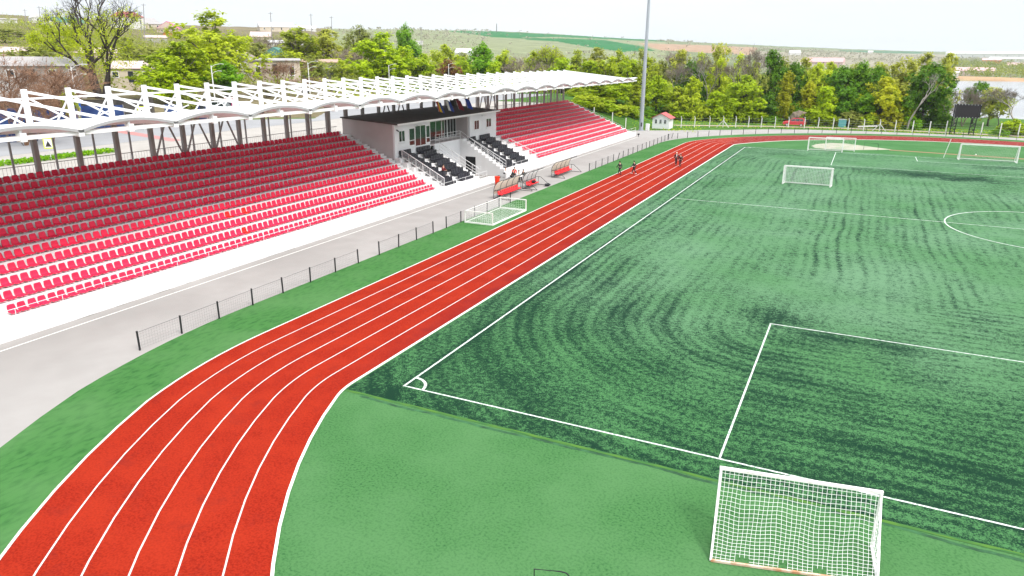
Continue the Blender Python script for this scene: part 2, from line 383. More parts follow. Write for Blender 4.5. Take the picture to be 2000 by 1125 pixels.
qx = math_('SUBTRACT', math_('ABSOLUTE', math_('SUBTRACT', PX, CX)), CX-RAD)
qy = math_('SUBTRACT', math_('ABSOLUTE', math_('SUBTRACT', PY, PL/2)), PL/2-RAD)
ox = math_('MAXIMUM', qx, 0); oy = math_('MAXIMUM', qy, 0)
ln = math_('SQRT', math_('ADD', math_('MULTIPLY', ox, ox), math_('MULTIPLY', oy, oy)))
sd = math_('ADD', ln, math_('MINIMUM', math_('MAXIMUM', qx, qy), 0))
ins = math_('ADD', math_('SUBTRACT', RAD, sd), wob)
stripe = math_('MULTIPLY', math_('ADD', math_('SINE', math_('MULTIPLY', ins, 2*math.pi/.78)), 1), .5)
stripe2 = math_('MULTIPLY', math_('ADD', math_('SINE', math_('MULTIPLY', ins, 2*math.pi/2.7)), 1), .5)
amp = rngm(noise(.07, 3), .36, .62, .25, 1)
st = math_('MULTIPLY', math_('ADD', math_('MULTIPLY', math_('POWER', stripe, 1.5), .60), math_('MULTIPLY', math_('MULTIPLY', stripe2, .55), rngm(math_('ADD', PX, PY), 48, 20, 0, 1, True))), amp)
def blob(cx, cy, rx, ry, a):
    dx = math_('DIVIDE', math_('SUBTRACT', PX, cx), rx); dy = math_('DIVIDE', math_('SUBTRACT', PY, cy), ry)
    d = math_('SQRT', math_('ADD', math_('MULTIPLY', dx, dx), math_('MULTIPLY', dy, dy)))
    return math_('MULTIPLY', rngm(math_('ADD', d, math_('MULTIPLY', math_('SUBTRACT', noise(.35, 5), .5), 1.2)), 0, 1, 1, 0, True), a)
thin = math_('MULTIPLY', math_('POWER', math_('MULTIPLY', math_('ADD', math_('SINE', math_('MULTIPLY', math_('ADD', ins, math_('MULTIPLY', noise(.25, 2), .5)), 2*math.pi/1.72)), 1), .5), 7), rngm(noise(.075, 3), .40, .60, .05, .62))
st = math_('ADD', st, math_('MULTIPLY', thin, rngm(PY, 12, 30, .2, .95)))
dens = math_('ADD', math_('MULTIPLY', st, .54), rngm(noise(.22, 6, .6), .3, .7, -.20, .18))
dens = math_('ADD', dens, rngm(PY, 30, 4, .02, .33, True))
dens = math_('ADD', dens, rngm(PX, 9, -1, 0, .12, True))
for b in ((14.5,17.4,3.4,3.2,.50),(19,15.6,6.5,1.5,.45),(25,86.0,14,6.0,.62),(32,83.5,9,4.0,.45),(38,98,9,4,.35),(8,100,5,5,.3),(18,104,16,2.0,.2),(5,2,5,3,.2)): dens = math_('ADD', dens, blob(*b))
dens = math_('ADD', dens, rngm(math_('ABSOLUTE', PX), .05, .5, .30, 0, True))
fine = noise(4.4, 9, .80, stretch=(1, 1, 1))
grain = noise(17, 4, .7); flecks = math_('MULTIPLY', math_('SUBTRACT', noise(1.9, 4, .7), .5), rngm(PY, 10, 40, .5, 2.2))
mask = rngm(math_('SUBTRACT', math_('SUBTRACT', math_('SUBTRACT', dens, flecks), math_('MULTIPLY', math_('SUBTRACT', fine, .5), 3.6)), math_('MULTIPLY', math_('SUBTRACT', grain, .5), 2.8)), .02, .80, 0, .92, True)
lc = N.new("ShaderNodeMix"); lc.data_type = 'RGBA'; L.new(rngm(noise(.12, 5), .35, .65), lc.inputs[0]); lc.inputs[6].default_value = (.104,.205,.114,1); lc.inputs[7].default_value = (.074,.175,.078,1)
lc2 = N.new("ShaderNodeMix"); lc2.data_type = 'RGBA'; L.new(rngm(PY, 22, 3, 0, .8, True), lc2.inputs[0]); L.new(lc.outputs[2], lc2.inputs[6]); lc2.inputs[7].default_value = (.052,.160,.054,1)
mx = N.new("ShaderNodeMix"); mx.data_type = 'RGBA'; L.new(mask, mx.inputs[0]); L.new(lc2.outputs[2], mx.inputs[6]); mx.inputs[7].default_value = (.0050,.0210,.0150,1)
L.new(mx.outputs[2], bs.inputs["Base Color"])
bp = N.new("ShaderNodeBump"); bp.inputs["Strength"].default_value = .5; bp.inputs["Distance"].default_value = .03; L.new(fine, bp.inputs["Height"]); L.new(bp.outputs[0], bs.inputs["Normal"])
struct(MB().poly([(-2.25,-1.5),(PW+2.25,-1.5),(PW+2.25,PL+1.5),(-2.25,PL+1.5)], .012).build("pitch_carpet", pm))
sm = mat("seam_turf", (.055,.15,.014), .9, (.02,.10,.02), 3.0, .42, .6, stretch=(.35,3,1))
struct(MB().strip([(-2.2,-1.56),(PW+2,-1.56)], .17, .017).build("carpet_seam", sm))
dk = mat("crumb_drift", (.012,.05,.02), .95, (.035,.13,.045), 2.0, .35, .7, detail=8)
dw = 0; pts = []
for i in range(420):
    dw = dw*.93+rng.uniform(-.03, .03); pts.append((-1.2+i*.18, -1.74+dw))
struct(MB().strip(pts, .16, .009).build("crumb_drift", dk))
lm = MB()
def ln_(a, b, wd=.12): lm.strip([a, b], wd*.72, .018)
ln_((0,-.06),(0,PL+.06), .15); ln_((PW,0),(PW,PL)); ln_((0,0),(PW,0), .13); ln_((0,PL),(PW,PL)); ln_((.08,PL/2),(PW,PL/2))
hx = PW/2; ap = 20.8; dp = 16.48
for y0, s in ((0, 1), (PL, -1)):
    ln_((hx-ap,y0+.07*s),(hx-ap,y0+dp*s)); ln_((hx-ap-.06,y0+dp*s),(hx+ap+.06,y0+dp*s)); ln_((hx+ap,y0+.07*s),(hx+ap,y0+dp*s))
    ln_((hx-9.16,y0+.07*s),(hx-9.16,y0+5.5*s)); ln_((hx-9.2,y0+5.5*s),(hx+9.2,y0+5.5*s)); ln_((hx+9.16,y0+.07*s),(hx+9.16,y0+5.5*s))
lm.strip([(hx+9.15*math.cos(i*math.pi/48), PL/2+9.15*math.sin(i*math.pi/48)) for i in range(96)], .12, .021, closed=True)
for cx, cy, a0 in ((0,0,0),(PW,0,90),(PW,PL,180),(0,PL,270)):
    lm.strip([(cx+1.0*math.cos(R_(a0+i*9)), cy+1.0*math.sin(R_(a0+i*9))) for i in range(11)], .14, .0225)
struct(lm.build("pitch_markings", white_line))
# white line along the stand, jump pit and run-up, dirt road, right-hand track
struct(MB().strip([(-21.02,-30),(-21.02,112)], .10, .006).build("kerb_line", mat("path_line", (.78,.77,.74), .8, (.5,.48,.46), 4, .5, .75)))
sand = mat("sand", (.36,.33,.27), .95, (.20,.26,.15), .5, .40, .72, detail=8)
sp = [(10.2,113.6),(10.8,117),(13,120.4),(15.5,120.8),(18.5,118.4),(22,115.6),(23,114.6),(20,112.4),(17,110.6),(13.5,109.6),(11,110.6)]
struct(MB().poly(sp, .010).build("sand_pit", sand))
struct(MB().poly([(22.5,114.3),(22.6,113.3),(60,108.2),(60,109.6)], .016).build("runup_strip", mat("runup", (.27,.15,.08), .9, (.22,.13,.07), 1)))
dirt = mat("dirt", (.36,.29,.21), .95, (.27,.22,.15), .6, .35, .7, detail=8)
rd = [(-21,141.5),(-10,146.5),(0,150.5),(10,153),(22,154.6),(36,154.4),(50,152.8),(58,151)]
rp = [Vector(q) for q in rd]
rb = MB(); top = []
for i, q in enumerate(rd): top.append(q)
rb.strip(rd, 2.6, .0); rb.v = [(a, b, hz(a, b)+.05) for a, b, c in rb.v]
struct(rb.build("dirt_road", dirt))
r2 = MB().strip([(44,153),(47,160),(50.5,168),(52,178),(51,190)], 3.2, 0); r2.v = [(a, b, hz(a, b)+.06) for a, b, c in r2.v]
struct(r2.build("lake_path", dirt))
struct(MB().poly([(-29.3,51.0),(-23.9,51.0),(-23.9,57.3),(-29.3,57.3)], .004).build("pit_floor", concrete))
db = MB(); yy = -9.0
while yy < 112:
    l_ = rng.uniform(.2, 1.8); x_ = -21.985+rng.uniform(0, .03)
    if rng.random() < .6: db.add([(x_, yy, .006), (x_+rng.uniform(.03,.10), yy+l_*.3, .006), (x_+rng.uniform(.02,.07), yy+l_, .006), (x_, yy+l_*.9, .006)], [(0,1,2,3)])
    yy += l_+rng.uniform(.1, 1.6)
struct(db.build("wall_foot_dirt", mat("dirt_dark", (.10,.095,.08), .95, (.22,.21,.19), 3)))
# street behind the stand (embankment level)
asph = mat("asphalt", (.24,.24,.25), .9, (.275,.275,.285), .3, .35, .65, bump=.05, bscale=6)
pave = mat("paving", (.36,.335,.31), .9, (.31,.285,.26), .5, .35, .65)
struct(MB().poly([(-55,-40),(-37.0,-40),(-37.0,118),(-55,118)][::1], 5.42).build("pavement", pave))
struct(MB().poly([(-82,-40),(-55.0,-40),(-55.0,150),(-82,150)], 5.43).build("street", asph))
struct(MB().poly([(-68,35.6),(-51.5,31.4),(-51.5,32.9),(-68,37.4)], 5.434).build("red_path", mat("pink_paving", (.43,.20,.19), .9, (.36,.17,.16), .8)))
struct(MB().poly([(-92,-40),(-82,-40),(-82,150),(-92,150)], 5.44).build("verge", mat("verge_earth", (.14,.12,.07), .95, (.07,.13,.02), .4)))
# ================================================================== GRANDSTAND
white_conc = mat("white_concrete", (.79,.785,.79), .85, (.72,.715,.72), .6, .35, .7, bump=.04, bscale=10, c3=(.52,.50,.48), scale3=.45, amt3=.28)
white_paint = mat("white_paint", (.80,.80,.81), .5, (.75,.75,.75), 1.5, .4, .7)
grey_steel = mat("grey_steel", (.32,.29,.285), .5, (.27,.24,.24), 1.2, .4, .7)
white_steel = mat("white_steel", (.80,.80,.81), .4, (.74,.735,.73), 1.1, .4, .75)
sheet = mat("roof_sheet", (.72,.72,.73), .5, (.62,.62,.62), .35, .35, .75)
galv = mat("galvanised", (.62,.63,.64), .4, metal=.3)
dark_steel = mat("dark_steel", (.025,.026,.03), .5)
black_pl = mat("black_plastic", (.012,.012,.017), .42, spec=.45)
NR = 12
def rX(k): return -23.15-1.11*(k-1)
def rZ(k): return .93+.46*(k-1)          # tread level of row k
YL0, YL1, YB0, YB1, YR1 = -9.4, 42.45, 42.5, 67.8, 114.3
def profile(n, xback, zback):
    p = [(-22.0, 0), (-22.0, .70), (-22.18, .70), (-22.18, .64), (rX(1)+.14, .64), (rX(1)+.14, rZ(1))]
    for k in range(2, n+1): p += [(rX(k)+.14, rZ(k-1)), (rX(k)+.14, rZ(k))]
    return p+[(xback, rZ(n)), (xback, zback)]
stand = thing("grandstand", "long white stepped concrete grandstand running along the left side of the red track", "grandstand", (-30, 50, 0))
prof = profile(NR, -37.0, 0)
for a, b in ((YL0, YL1), (YB1+.02, YR1)):
    fixn(MB().prism(prof, a, b).build("terrace", white_conc, stand))
def bX(k): return -23.3-.91*(k-1)
def bZ(k): return .93+.46*(k-1)
pb = [(-22.0, 0), (-22.0, .70), (-22.18, .70), (-22.18, .64), (bX(1)+.14, .64), (bX(1)+.14, bZ(1))]
for k in range(2, 8): pb += [(bX(k)+.14, bZ(k-1)), (bX(k)+.14, bZ(k))]
pb += [(-29.28, bZ(7)), (-29.28, 0)]
for a, b in ((YL1+.004, 51.0), (58.25, YB1)): fixn(MB().prism(pb, a, b).build("terrace", white_conc, stand))
gap = mat("joint_grey", (.33,.32,.32), .95)  # grey strip along the joint behind the wall top
for a, b in ((YL0, 50.0), (58.25, YR1)): MB().box(-22.215, a+.02, .63, -22.183, b-.02, .648).build("wall_joint", gap, stand)
# back kerb
MB().box(-36.95, YL0, rZ(12), -36.70, YL1, rZ(12)+.32).build("back_kerb", white_conc, stand)
MB().box(-36.95, YB1+.05, rZ(12), -36.70, YR1-.03, rZ(12)+.32).build("back_kerb", white_conc, stand)
def steps(y0, y1, k1=12, X_=rX, Z_=rZ):
    for k in range(2, k1+1): MB().box(X_(k)+.142, y0, Z_(k-1)+.002, X_(k)+.50, y1, Z_(k-1)+.23).build("stair_step", white_conc, stand)
steps(41.15, 42.40); steps(-5.15, -3.85); steps(YB1+.06, 69.0); steps(113.1, 114.2)
steps(45.40, 46.55, 7, bX, bZ); steps(50.15, 50.95, 7, bX, bZ); steps(61.45, 62.55, 7, bX, bZ)
# pit between the black blocks: wing stairs, floor wall
for y0, y1 in ((57.3, 58.22),):
    m = MB(); n = 12; x0 = -29.3; x1 = -22.9; p = [(x1, 0)]
    for i in range(n):
        xa = x1+(x0-x1)*i/n; xb = x1+(x0-x1)*(i+1)/n; z = .64+(4.45-.64)*(i+1)/n
        p += [(xa, z), (xb, z)]
    p += [(x0, 0)]
    fixn(m.prism(p, y0, y1).build("wing_stair", white_conc, stand))
m = MB()
for y0, y1 in ((50.02, 51.0), (57.3, 58.22)): pass
MB().box(-22.2, 51.02, 0, -22.0, 53.2, .70).build("front_wall", white_conc, stand)
MB().box(-22.2, 56.2, 0, -22.0, 58.2, .70).build("front_wall", white_conc, stand)
MB().box(-22.9, 51.02, .0, -22.21, 53.2, .64).build("landing", white_conc, stand)
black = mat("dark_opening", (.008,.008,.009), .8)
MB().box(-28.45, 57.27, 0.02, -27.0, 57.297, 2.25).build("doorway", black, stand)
def railing(m, pts, h, rails=(1.0, .55), post=1.1, r=.02, ends=True):
    for i in range(len(pts)-1):
        a = Vector(pts[i]); b = Vector(pts[i+1]); n = max(1, round((b-a).length/post))
        for j in range(n+1):
            if j == n and i < len(pts)-2: continue
            p = a.lerp(b, j/n); m.tube([p, p+Vector((0, 0, h))], r, 6)
        for k in rails: m.tube([a+Vector((0, 0, h*k)), b+Vector((0, 0, h*k))], r*.9, 6)
    return m
m = MB()
railing(m, [(-28.35, 57.35, .0), (-26.2, 57.22, .0)], 1.05, (1, .68, .36), .9).build("door_railing", white_steel, stand)
# front parapet rail (white)
for a, b in ((YL0, 51.0), (58.2, YR1)):
    railing(MB(), [(-22.09, a, .70), (-22.09, b, .70)], .95, (1, .5), 2.65, .018).build("front_railing", white_steel, stand)
# railing beside the black block (balusters)
def slope_rail(y, ka, kb, bal, name="stair_railing", h=.95, X_=None, Z_=None):
    X_ = X_ or rX; Z_ = Z_ or rZ; m = MB(); a = Vector((X_(ka)+.2, y, Z_(ka))); b = Vector((X_(kb)+.2, y, Z_(kb)))
    n = 6
    for j in range(n+1):
        p = a.lerp(b, j/n); m.tube([p-Vector((0,0,.05)), p+Vector((0,0,h))], .024, 6)
    m.bar(a+Vector((0,0,h)), b+Vector((0,0,h)), .06); m.bar(a+Vector((0,0,.16)), b+Vector((0,0,.16)), .05)
    if bal:
        q = int((b-a).length/.16)
        for j in range(q): 
            p = a.lerp(b, (j+.5)/q); m.tube([p+Vector((0,0,.16)), p+Vector((0,0,h))], .012, 4)
    else: m.bar(a+Vector((0,0,h*.55)), b+Vector((0,0,h*.55)), .035)
    return m.build(name, white_steel, stand)
slope_rail(42.75, 1, 7, True, X_=bX, Z_=bZ); slope_rail(58.35, 1, 7, False, X_=bX, Z_=bZ); slope_rail(67.75, 1, 5, False); slope_rail(50.9, 1, 7, False, X_=bX, Z_=bZ)
for y in (57.34,):
    m = MB(); a = Vector((-29.2, y, 4.5)); b = Vector((-23.1, y, .95))
    for j in range(7):
        p = a.lerp(b, j/6); m.tube([p-Vector((0,0,.3)), p+Vector((0,0,.95))], .02, 6)
    m.bar(a+Vector((0,0,.95)), b+Vector((0,0,.95)), .045); m.bar(a+Vector((0,0,.5)), b+Vector((0,0,.5)), .03)
    m.build("stair_railing", white_steel, stand)
# railing going down the bank at the far end
railing(MB(), [(-37.0, YR1+.5, 5.4), (-31.5, YR1+.8, 3.4), (-25.0, YR1+1.2, .6)], 1.0, (1, .6), 2.2, .03).build("end_railing", galv, stand)
# balustrade behind the top row
m = MB(); y = YL0
while y < YL1-.2:
    m.tube([(-37.25, y, 5.4), (-37.25, y, 6.85)], .012, 4); y += .27
for z in (6.85, 5.75): m.bar((-37.25, YL0, z), (-37.25, YL1, z), .05)
m.build("back_balustrade", grey_steel, stand)
m = MB(); y = YB1+.3
while y < YR1:
    m.tube([(-37.25, y, 5.4), (-37.25, y, 6.85)], .014, 4); y += .27
for z in (6.85, 5.75): m.bar((-37.25, YB1, z), (-37.25, YR1, z), .05)
m.build("back_balustrade", grey_steel, stand)

# ------------------------------------------------------------------ seats
def seat_mesh(name, m_shell, m_leg, wide, nl=5, boxy=False):
    DZ = -.29
    pr = [(0.0, .385, 1.0), (-.015, .42, 1.0), (-.12, .412, .99), (-.26, .405, .96), (-.37, .425, .92), (-.425, .52, .90), (-.452, .64, .88), (-.470, .77, .80), (-.474, .82, .70)]
    if boxy: pr = [(0.05, .30, 1), (0.05, .46, 1), (-.16, .47, 1), (-.34, .475, 1), (-.41, .52, 1), (-.45, .70, 1), (-.48, .96, .99), (-.50, 1.04, .97)]
    bm = bmesh.new(); g = []
    for i, (x, z, wv) in enumerate(pr):
        row = []; z += DZ
        for j in range(nl):
            u = -1+2*j/(nl-1); e = (abs(u)**3)
            up = .03*e if z < .18 else 0; fw = .035*e if z >= .18 else 0
            row.append(bm.verts.new((x+fw, u*wide/2*wv, z+up)))
        g.append(row)
    for i in range(len(g)-1):
        for j in range(nl-1): bm.faces.new((g[i][j], g[i][j+1], g[i+1][j+1], g[i+1][j]))
    bmesh.ops.recalc_face_normals(bm, faces=bm.faces)
    bmesh.ops.solidify(bm, geom=bm.faces[:], thickness=.11 if boxy else .03)
    for f in bm.faces: f.smooth = not boxy
    me = bpy.data.meshes.new(name); bm.to_mesh(me); bm.free()
    mb = MB(); mb.box(-.30, -.05, 0.0, -.10, .05, .10); mb.box(-.42, -.16, .0, -.34, .16, .03)
    n0 = len(me.polygons)
    bm = bmesh.new(); bm.from_mesh(me); 
    vs = [bm.verts.new(v) for v in mb.v]
    for f in mb.f:
        nf = bm.faces.new([vs[i] for i in f]); nf.material_index = 1
    bm.to_mesh(me); bm.free()
    me.materials.append(m_shell); me.materials.append(m_leg); return me
red_pl = mat("red_seat_plastic", (.76,.024,.076), .45, spec=.22, objrand=.10)
red_plm = mat("red_seat_plastic_mass", (.76,.024,.076), .45, (.68,.018,.064), 1.7, .4, .6, spec=.22)
brt_pl = mat("new_red_plastic", (.85,.012,.008), .4)
leg_w = mat("seat_bracket", (.62,.60,.60), .6)
red_me = seat_mesh("red_seat", red_pl, leg_w, .52)
brt_me = seat_mesh("new_red_seat", brt_pl, leg_w, .52)
blk_pl = mat("black_seat_plastic", (.012,.012,.018), .5, (.020,.020,.028), 3, .4, .6, spec=.5, objrand=.25)
blk_me = seat_mesh("black_seat", blk_pl, dark_steel, .555, 5, True)
seats = []
PI_ = .575
for k in range(1, NR+1):
    y = 40.72
    while y > YL0+.3:
        if not (-5.2 < y < -3.72): seats.append((k, y, 'L'))
        y -= PI_
    y = 69.4 if k <= 6 else 69.4
    while y < 112.9:
        seats.append((k, y, 'R')); y += PI_
ind = []; mass = []
for s in seats:
    P = (rX(s[0])-.2, s[1], rZ(s[0])+.3); qx, qy = proj(P); z = (np.array(P)-CPn)@_f
    d = np.linalg.norm(np.array(P)-CPn)
    if s[2] == 'L' and z > 0 and 2 < qx < 1998 and qy < 1125: ind.append((d, s, qx))
    else: mass.append(s)
ind.sort(); 
mass += [a[1] for a in ind[300:]]; ind = ind[:300]
# the few newer, brighter seats
special = {}
for (tx, ty) in ((445, 420), (478, 411), (480, 450), (747, 395)):
    b = min(seats, key=lambda s: (proj((rX(s[0])-.25, s[1], rZ(s[0])+.3))[0]-tx)**2+(proj((rX(s[0])-.25, s[1], rZ(s[0])+.3))[1]-ty)**2)
    special[b] = tx
byrow = {}
for d, s, qx in ind: byrow.setdefault(s[0], []).append((qx, s))
ROWN = {1: 'lowest', 12: 'top'}
def rown(k): return ROWN.get(k, ordw(k)+'-lowest')
for k, lst in byrow.items():
    lst.sort()
    for i, (qx, s) in enumerate(lst):
        if s in special: continue
        o = bpy.data.objects.new("stadium_seat", red_me); COL.objects.link(o)
        o.location = (rX(k), s[1]+rng.uniform(-.012, .012), rZ(k)+.002); o.rotation_euler = (0, 0, rng.uniform(-.03, .03))
        tag(o, "red seat, %s from photo's left edge, %s grandstand row" % (ordw(i+1), rown(k)), "stadium seat", "red seats in rows on the grandstand")
SPL = {445: "bright scarlet seat, the left one of two close together in the fourth-lowest row", 478: "bright scarlet seat, the right one of two close together in the fourth-lowest row",
       480: "bright scarlet seat standing alone among pink-red ones in the second-lowest row", 747: "crimson seat standing out in the lowest row near the black seats"}
for s, tx in special.items():
    o = bpy.data.objects.new("stadium_seat", brt_me); COL.objects.link(o); o.location = (rX(s[0]), s[1], rZ(s[0])+.002)
    tag(o, SPL[tx], "stadium seat", "red seats in rows on the grandstand")
sp_ = set(special)
me = bpy.data.meshes.new("distant_seats"); 
low = seat_mesh("seat_low", red_plm, leg_w, .52, 3)
vv = np.array([v.co[:] for v in low.vertices]); ff = [tuple(p.vertices) for p in low.polygons]; mi0 = [p.material_index for p in low.polygons]
V = []; F = []; MI = []
for s in mass:
    if s in sp_: continue
    b = len(V); V += [tuple(a) for a in vv+np.array((rX(s[0]), s[1]+rng.uniform(-.012, .012), rZ(s[0])+.002))]; F += [tuple(b+i for i in f) for f in ff]; MI += mi0
me.from_pydata(V, [], F); me.materials.append(red_plm); me.materials.append(leg_w); me.polygons.foreach_set("material_index", MI)
me.polygons.foreach_set("use_smooth", [True]*len(F)); me.update()
o = bpy.data.objects.new("distant_seats", me); COL.objects.link(o)
tag(o, "mass of small red seats in the rows farther off along the grandstand", "stadium seats", None, "stuff")
bpy.data.meshes.remove(low)
# black seats
blocks = [("first", 43.45, 4), ("second", 47.05, 5), ("third", 58.75, 5), ("fourth", 62.9, 5)]
for nm, y0, n in blocks:
    for k in range(1, 8):
        for j in range(n):
            o = bpy.data.objects.new("padded_seat", blk_me); COL.objects.link(o); o.location = (bX(k), y0+j*.575, bZ(k)+.002)
            tag(o, "black padded seat, %s from left, %s row, %s black block" % (ordw(j+1), rown(k) if k < 7 else 'top', nm), "padded seat", "black padded seats below the white commentary building")

# ------------------------------------------------------------------ canopy
can = thing("grandstand_canopy", "long white scalloped canopy roof on trusses and grey columns over the grandstand", "canopy", (-30, 50, 5.4))
def sk_(X): return 1.0*(X+36.2)/13.6
YP0 = .6; STEP = 3.25; KA, KB = -4, 34
XF, XB = -22.6, -38.0
ya, yb = YP0+STEP*KA-2.0, YP0+STEP*KB+2.9
n = int((yb-ya)/.08); xs = [XF, -24.2, -26.5, -29, -32, -35, XB]
def roofz(X, Yp):
    u = ((Yp-YP0)/(2*STEP)) % 1.0; a = 1-(2*u-1)**2; g = (X-XB)/(XF-XB)
    return 9.62+.93*g+(.22+.26*g)*a
mb = MB(); vs = []
for i in range(n+1):
    Yp = ya+(yb-ya)*i/n; c = .018*(1 if (i % 4) < 2 else -1)
    for X in xs: vs.append((X, Yp+sk_(X), roofz(X, Yp)+c))
nx = len(xs); fs = [(i*nx+j, i*nx+j+1, (i+1)*nx+j+1, (i+1)*nx+j) for i in range(n) for j in range(nx-1)]
b = len(vs)
mb.add(vs, fs)
mb.add([(x, y, z-.07) for x, y, z in vs], [f[::-1] for f in fs])
fixn(mb.build("roof_sheet", sheet, can))
# curved front lip + straight beam under it
mb = MB(); N_ = int((yb-ya)/.25)
for i in range(N_):
    Ya = ya+(yb-ya)*i/N_; Yb = ya+(yb-ya)*(i+1)/N_
    mb.bar((XF+.03, Ya+sk_(XF), roofz(XF, Ya)-.07), (XF+.03, Yb+sk_(XF), roofz(XF, Yb)-.07), .10, .16)
mb.build("front_lip", mat("lip_grey", (.36,.36,.37), .5), can)  # grey lip; its colour also paints in shading along the roof edge
mb = MB(); mb.bar((XF-.14, ya+1, 10.41), (XF-.14, yb+1, 10.41), .20, .22); mb.bar((-30, ya+.5, 9.7), (-30, yb+.5, 9.7), .16, .2); mb.bar((-36.2, ya, 9.42), (-36.2, yb, 9.42), .2, .24)
mb.build("longitudinal_beam", white_steel, can)
MB().bar((-36.2, YP0+STEP*KA-1, 11.62), (-36.2, YP0+STEP*KB, 11.62), .10, .12).build("ridge_purlin", white_steel, can)
def truss_parts():
    pyl = MB().box(-.16, -.14, 9.3, .16, .14, 12.28)
    fx = XF+36.2
    chord = MB().bar((.1, 0, 12.12), (fx-.1, 1.0-.01, 10.74), .13, .16)
    web = MB().bar((.1, 0, 11.75), (4.9, .36, 10.05), .10, .10)
    web2 = MB().bar((4.9, .36, 10.05), (8.0, .59, 11.1), .07, .07)
    stay = MB().bar((-.1, 0, 11.6), (-1.75, -.13, 9.72), .10, .10)
    node = MB().box(fx-.32, .83, 10.22, fx+.08, 1.17, 10.68)
    return [a.mesh(nm, white_steel) for a, nm in ((pyl, "roof_truss"), (chord, "top_chord"), (web, "diagonal"), (web2, "diagonal"), (stay, "back_stay"), (node, "node_box"))]
tp = truss_parts()
colm = MB().box(-.15, -.17, 5.6, .15, .17, 9.32).mesh("column", grey_steel)
bpm = MB().tube([(-1.7, -.1, 4.6), (-1.7, -.1, 9.58)], .085, 8).mesh("back_post", grey_steel)
nms = ["roof_truss", "top_chord", "diagonal", "diagonal", "back_stay", "node_box"]
for k in range(KA, KB+1):
    y = YP0+STEP*k; L_ = Vector((-36.2, y, 0))-Vector(can.location)
    t = bpy.data.objects.new("roof_truss", tp[0]); COL.objects.link(t); t.parent = can; t.location = L_
    for i in range(1, 6):
        c = bpy.data.objects.new(nms[i], tp[i]); COL.objects.link(c); c.parent = t
    c = bpy.data.objects.new("column", colm); COL.objects.link(c); c.parent = can; c.location = L_
    c = bpy.data.objects.new("back_post", bpm); COL.objects.link(c); c.parent = can; c.location = L_+Vector((0, 2.6, 0))
for k in (5, 6, 7, 15, 16, 23, 24):
    y = YP0+STEP*k
    m = MB().bar((-36.2, y+.1, 6.0), (-36.2, y+STEP/2, 9.35), .12); m.bar((-36.2, y+STEP-.1, 6.0), (-36.2, y+STEP/2+.02, 9.35), .12)
    m.build("cross_brace", grey_steel, can)

# ------------------------------------------------------------------ commentary building
bld = thing("commentary_building", "white two-level commentary building with a dark flat roof in the middle of the grandstand", "building", (-33, 55, 0))
shade_grey_pl = mat("shade_grey_render", (.52,.47,.47), .85, (.47,.42,.42), .7, .35, .7)  # side walls' shade painted in as grey-pink; recess and floor share it
wht_pl = mat("white_render", (.74,.75,.77), .8, (.69,.70,.72), .7, .35, .7)
roofm = mat("bitumen_roof", (.080,.070,.067), .9, (.10,.09,.086), 1.2, .35, .7)
glass = mat("dark_glass", (.015,.028,.024), .04, spec=.9)
frame_w = mat("white_frame", (.78,.79,.80), .45)
FX = -29.3
fixn(MB().prism([(-36.45, 3.0), (FX-.222, 3.0), (FX-.222, 7.38), (-36.45, 7.82)], YB0, YB0+.22).build("side_wall", shade_grey_pl, bld))
fixn(MB().prism([(-36.45, 3.0), (FX-.222, 3.0), (FX-.222, 7.38), (-36.45, 7.82)], YB1-.22, YB1).build("side_wall", shade_grey_pl, bld))
MB().box(-36.45, YB0+.22, 3.0, -36.25, YB1-.22, 7.8).build("back_wall", shade_grey_pl, bld)
fw = MB(); fw.box(FX-.22, YB0, 3.0, FX, 50.02, 7.38); fw.box(FX-.22, 60.0, 3.0, FX, YB1, 7.38); fw.box(FX-.22, 50.02, 7.12, FX, 60.0, 7.38)
fw.build("front_wall", wht_pl, bld)
MB().box(FX-.25, 51.0, 0, FX, 57.3, 4.42).build("lower_wall", wht_pl, bld)
MB().box(-31.3, 50.02, 4.25, FX-.01, 60.0, 4.45).build("balcony_floor", shade_grey_pl, bld)
MB().box(-31.3, 59.8, 4.45, FX-.23, 60.0, 7.12).build("recess_wall", shade_grey_pl, bld)
MB().box(-31.3, 50.02, 4.45, FX-.23, 50.2, 7.12).build("recess_wall", shade_grey_pl, bld)
r = MB(); r.prism([(-36.6, 7.83), (-28.75, 7.36), (-28.75, 7.50), (-36.6, 7.97)], YB0-.15, YB1+.15); fixn(r.build("roof", roofm, bld))
MB().box(-28.75, YB0-.15, 7.30, -28.70, YB1+.15, 7.49).build("fascia", frame_w, bld)
def window(x, ya, yb, za, zb, cols, name="window", splits=None, midrail=None):
    f = MB(); t = .07
    f.box(x, ya, za, x+.05, ya+t, zb); f.box(x, yb-t, za, x+.05, yb, zb); f.box(x, ya+t, za, x+.05, yb-t, za+t); f.box(x, ya+t, zb-t, x+.05, yb-t, zb)
    for i in range(1, cols):
        y = ya+(yb-ya)*i/cols; f.box(x, y-t*.5, za+t, x+.045, y+t*.5, zb-t)
    if midrail: f.box(x, ya+t, midrail-.04, x+.04, yb-t, midrail+.04)
    o = f.build(name, frame_w, bld)
    MB().box(x+.002, ya+t, za+t, x+.02, yb-t, zb-t).build("pane", glass, o)
    return o
window(FX+.002, 43.3, 44.55, 5.35, 6.65, 2); window(FX+.002, 61.2, 62.6, 5.25, 6.5, 2); window(FX+.002, 64.7, 66.2, 5.3, 6.5, 2)
for a in ((43.25, 44.6, 5.30), (61.15, 62.65, 5.20), (64.65, 66.25, 5.25)): MB().box(FX+.003, a[0], a[2]-.06, FX+.12, a[1], a[2]).build("sill", frame_w, bld)
